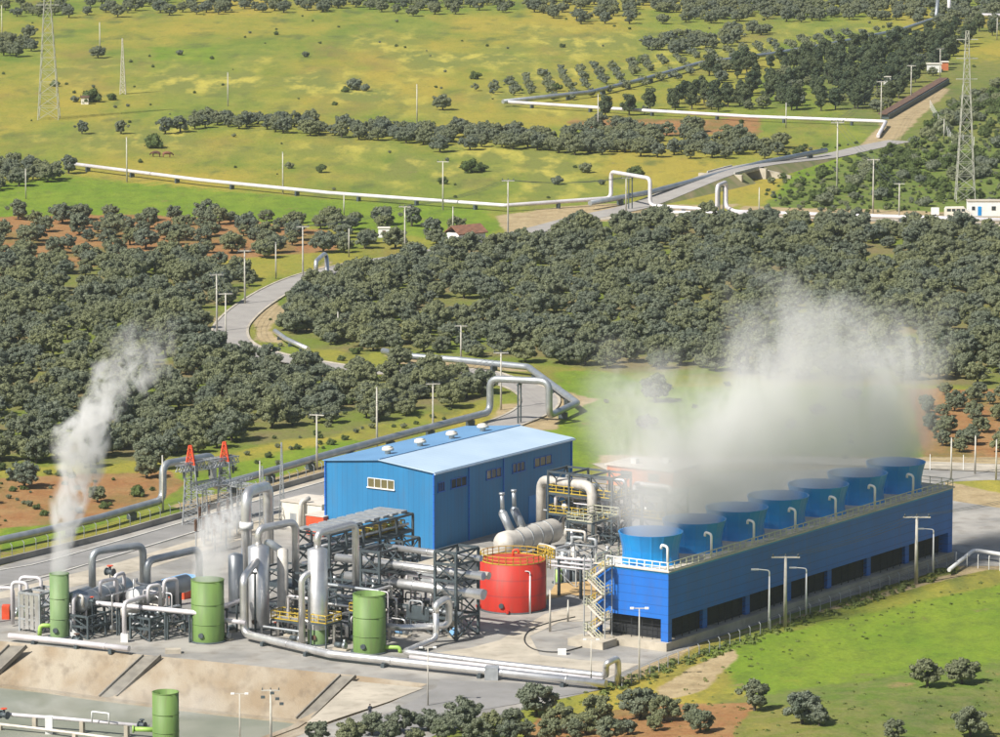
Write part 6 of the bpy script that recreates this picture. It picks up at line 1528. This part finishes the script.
def main_plume(a, b_, z, noise):
    h = z
    n1 = noise(.10, 6, (3, 1, 5), 1.8, (1, 1, .7), .66); n2 = noise(.035, 2, (11, 7, 2), .5)
    wob = (n2 - .5) * h * .9
    bb = b_ - 5.6 - wob
    am = (a + wob * .5 - 4.6 + 5.4).mod(10.8) - 5.4
    r = (am * am + bb * bb).sqrt()
    stack = 1 - r.ss(2.9, 4.0)
    wid = h * .22 + 5.0
    lat = 1 - (bb.abs() / wid).ss(.35, 1.0)
    aa = a - h * .04
    ends = (aa + h * .12).ss(-2.5 , 3.5) * (1 - (aa).ss(71.0, 77.0))
    t = h.ss(.4, 3.6)
    shape = mixf(stack, lat, t) * ends
    bulk = h.ss(-1.9, -.6)
    # thinner above the near stacks, higher above the far ones
    top = h - (a * .045) - (n2 - .5) * 26
    thr = .215 + a.ss(-5, 40) * .045 + h * .0055 + top.ss(8, 30) * .14 + aa.ss(45, 76) * h.ss(3, 18) * .045
    dens = ((n1 * .88 + n2 * .12) - thr).ss(0, .17)
    fade = 1 - top.ss(10, 30)
    return shape * bulk * dens * mixf(fade * (.065 + .085 * (1 - h.ss(6, 22))) + .015, fade * 0 + .17, 1 - h.ss(1.0, 8.0)) * fade.ss(0, .15)
zt0 = TH_ + 3.6
steam_obj('steam_cloud', A(T0, 0, 0, zt0), math.atan2(UV.y, UV.x), [(-8, -12, -1.8), (82, -12, -1.8), (86, 24, -1.8), (-8, 24, -1.8), (-8, -12, 36), (82, -12, 38), (86, 24, 38), (-8, 24, 36)], main_plume, .35)
def thin(k, r0, gr, top, lean, amp, seed, dep=0.0):
    def f(x, y, z, noise):
        h = z; n1 = noise(.22 * k, 4, (seed, 2, 4), 1.3, (1, 1, .7)); n2 = noise(.08 * k, 2, (seed, 9, 1), .3)
        g = h.ss(0, 8)
        cx_ = h * h * lean + (n2 - .5) * h * .55; cy_ = (n2 - .5) * h * .4 + h * dep
        dx_ = x - cx_; dy_ = y - cy_
        r = (dx_ * dx_ + dy_ * dy_).sqrt() / (h * gr + r0)
        shape = 1 - r.ss(.55, 1.0)
        dens = (n1 - (.365 + h.ss(0, top) * .11)).ss(0, .10)
        fade = 1 - h.ss(top * .45, top)
        return shape * mixf(dens * 0 + .5, dens, g) * h.ss(-1.0, 0) * fade * amp
    return f
steam_obj('steam_plume', V(P(60, 637), 8.3), 0, [(-3, -4, -.8), (4, -4, -.8), (4, 4, -.8), (-3, 4, -.8), (6, -8, 36), (30, -8, 36), (30, 8, 36), (6, 8, 36)] if False else [(-5, -8, -.8), (26, -8, -.8), (26, 8, -.8), (-5, 8, -.8), (-5, -8, 34), (26, -8, 34), (26, 8, 34), (-5, 8, 34)], thin(1.6, 1.4, .13, 36, .0130, .6, 3), .22)
steam_obj('steam_plume', V(P(208, 641), 8.0), 0, [(-4, -5, -.8), (12, -5, -.8), (12, 5, -.8), (-4, 5, -.8), (-4, -5, 12), (12, -5, 12), (12, 5, 12), (-4, 5, 12)], thin(1.3, 2.3, .16, 12, .035, .45, 8), .3)

def basin(x, y, z, noise):
    n1 = noise(.12, 4, (1, 2, 3), 1.0, (1, 1, 1.2)); e_ = (1 - (x.abs() / 16).ss(.6, 1)) * (1 - (y.abs() / 7).ss(.5, 1))
    return e_ * (1 - z.ss(.5, 4.5)) * z.ss(0, .3) * (n1 - .42).ss(0, .2) * .07
steam_obj('mist', P(110, 712, -3.9), 0, [(-17, -8, 0), (17, -8, 0), (17, 8, 0), (-17, 8, 0), (-17, -8, 4.8), (17, -8, 4.8), (17, 8, 4.8), (-17, 8, 4.8)], basin, .5)

# ------------------------------------------------------------------ camera, light, air
cam = bpy.data.cameras.new('camera'); co = bpy.data.objects.new('camera', cam); COL.objects.link(co)
cam.sensor_width = 36; cam.lens = F / 1000 * 36; cam.clip_end = 20000; cam.clip_start = 1
co.location = (0, 0, HC); co.rotation_euler = (PI / 2 - TH, 0, 0); scene.camera = co
SDIR = Vector((-.76, -.65, 0)).normalized(); EL = R(46)
sd = Vector((SDIR.x * math.cos(EL), SDIR.y * math.cos(EL), math.sin(EL)))
sun = bpy.data.lights.new('sun', 'SUN'); sun.energy = 5.0; sun.angle = R(.53); sun.color = (1, .96, .89)
so = bpy.data.objects.new('sun', sun); COL.objects.link(so); so.rotation_euler = (-sd).to_track_quat('-Z', 'Y').to_euler()
w = bpy.data.worlds.new('World'); scene.world = w; w.use_nodes = True; nt = w.node_tree; nt.nodes.clear()
wo_ = nt.nodes.new('ShaderNodeOutputWorld'); bg = nt.nodes.new('ShaderNodeBackground'); sk = nt.nodes.new('ShaderNodeTexSky')
sk.sky_type = 'NISHITA'; sk.sun_disc = False; sk.sun_elevation = EL; sk.sun_rotation = math.atan2(SDIR.x, SDIR.y); sk.altitude = 50; sk.dust_density = 2.0
bg.inputs[1].default_value = .07
nt.links.new(sk.outputs[0], bg.inputs[0]); nt.links.new(bg.outputs[0], wo_.inputs[0])
vs = scene.view_settings; vs.view_transform = 'Standard'; vs.look = 'None'; vs.gamma = 1; vs.exposure = .42; vs.use_curve_mapping = False
scene.display_settings.display_device = 'sRGB'
cy = scene.cycles
cy.use_denoising = True
try: cy.denoiser = 'OPENIMAGEDENOISE'
except Exception: pass
cy.max_bounces = 6; cy.diffuse_bounces = 2; cy.glossy_bounces = 2; cy.transmission_bounces = 2; cy.transparent_max_bounces = 6; cy.volume_bounces = 2
cy.use_adaptive_sampling = True; cy.adaptive_threshold = .02
HAZE = True
if HAZE:
    m, nt = newmat('haze_air'); out = N(nt, 'ShaderNodeOutputMaterial'); pv = N(nt, 'ShaderNodeVolumePrincipled')
    pv.inputs['Color'].default_value = (.80, .88, .97, 1); pv.inputs['Density'].default_value = .00004; pv.inputs['Anisotropy'].default_value = .1
    L(nt, pv.outputs[0], out.inputs['Volume'])
    b = B(); b.box((0, 0, 69.5), 8600, 9400, 151)
    h = b.build('haze', m); h['kind'] = 'stuff'
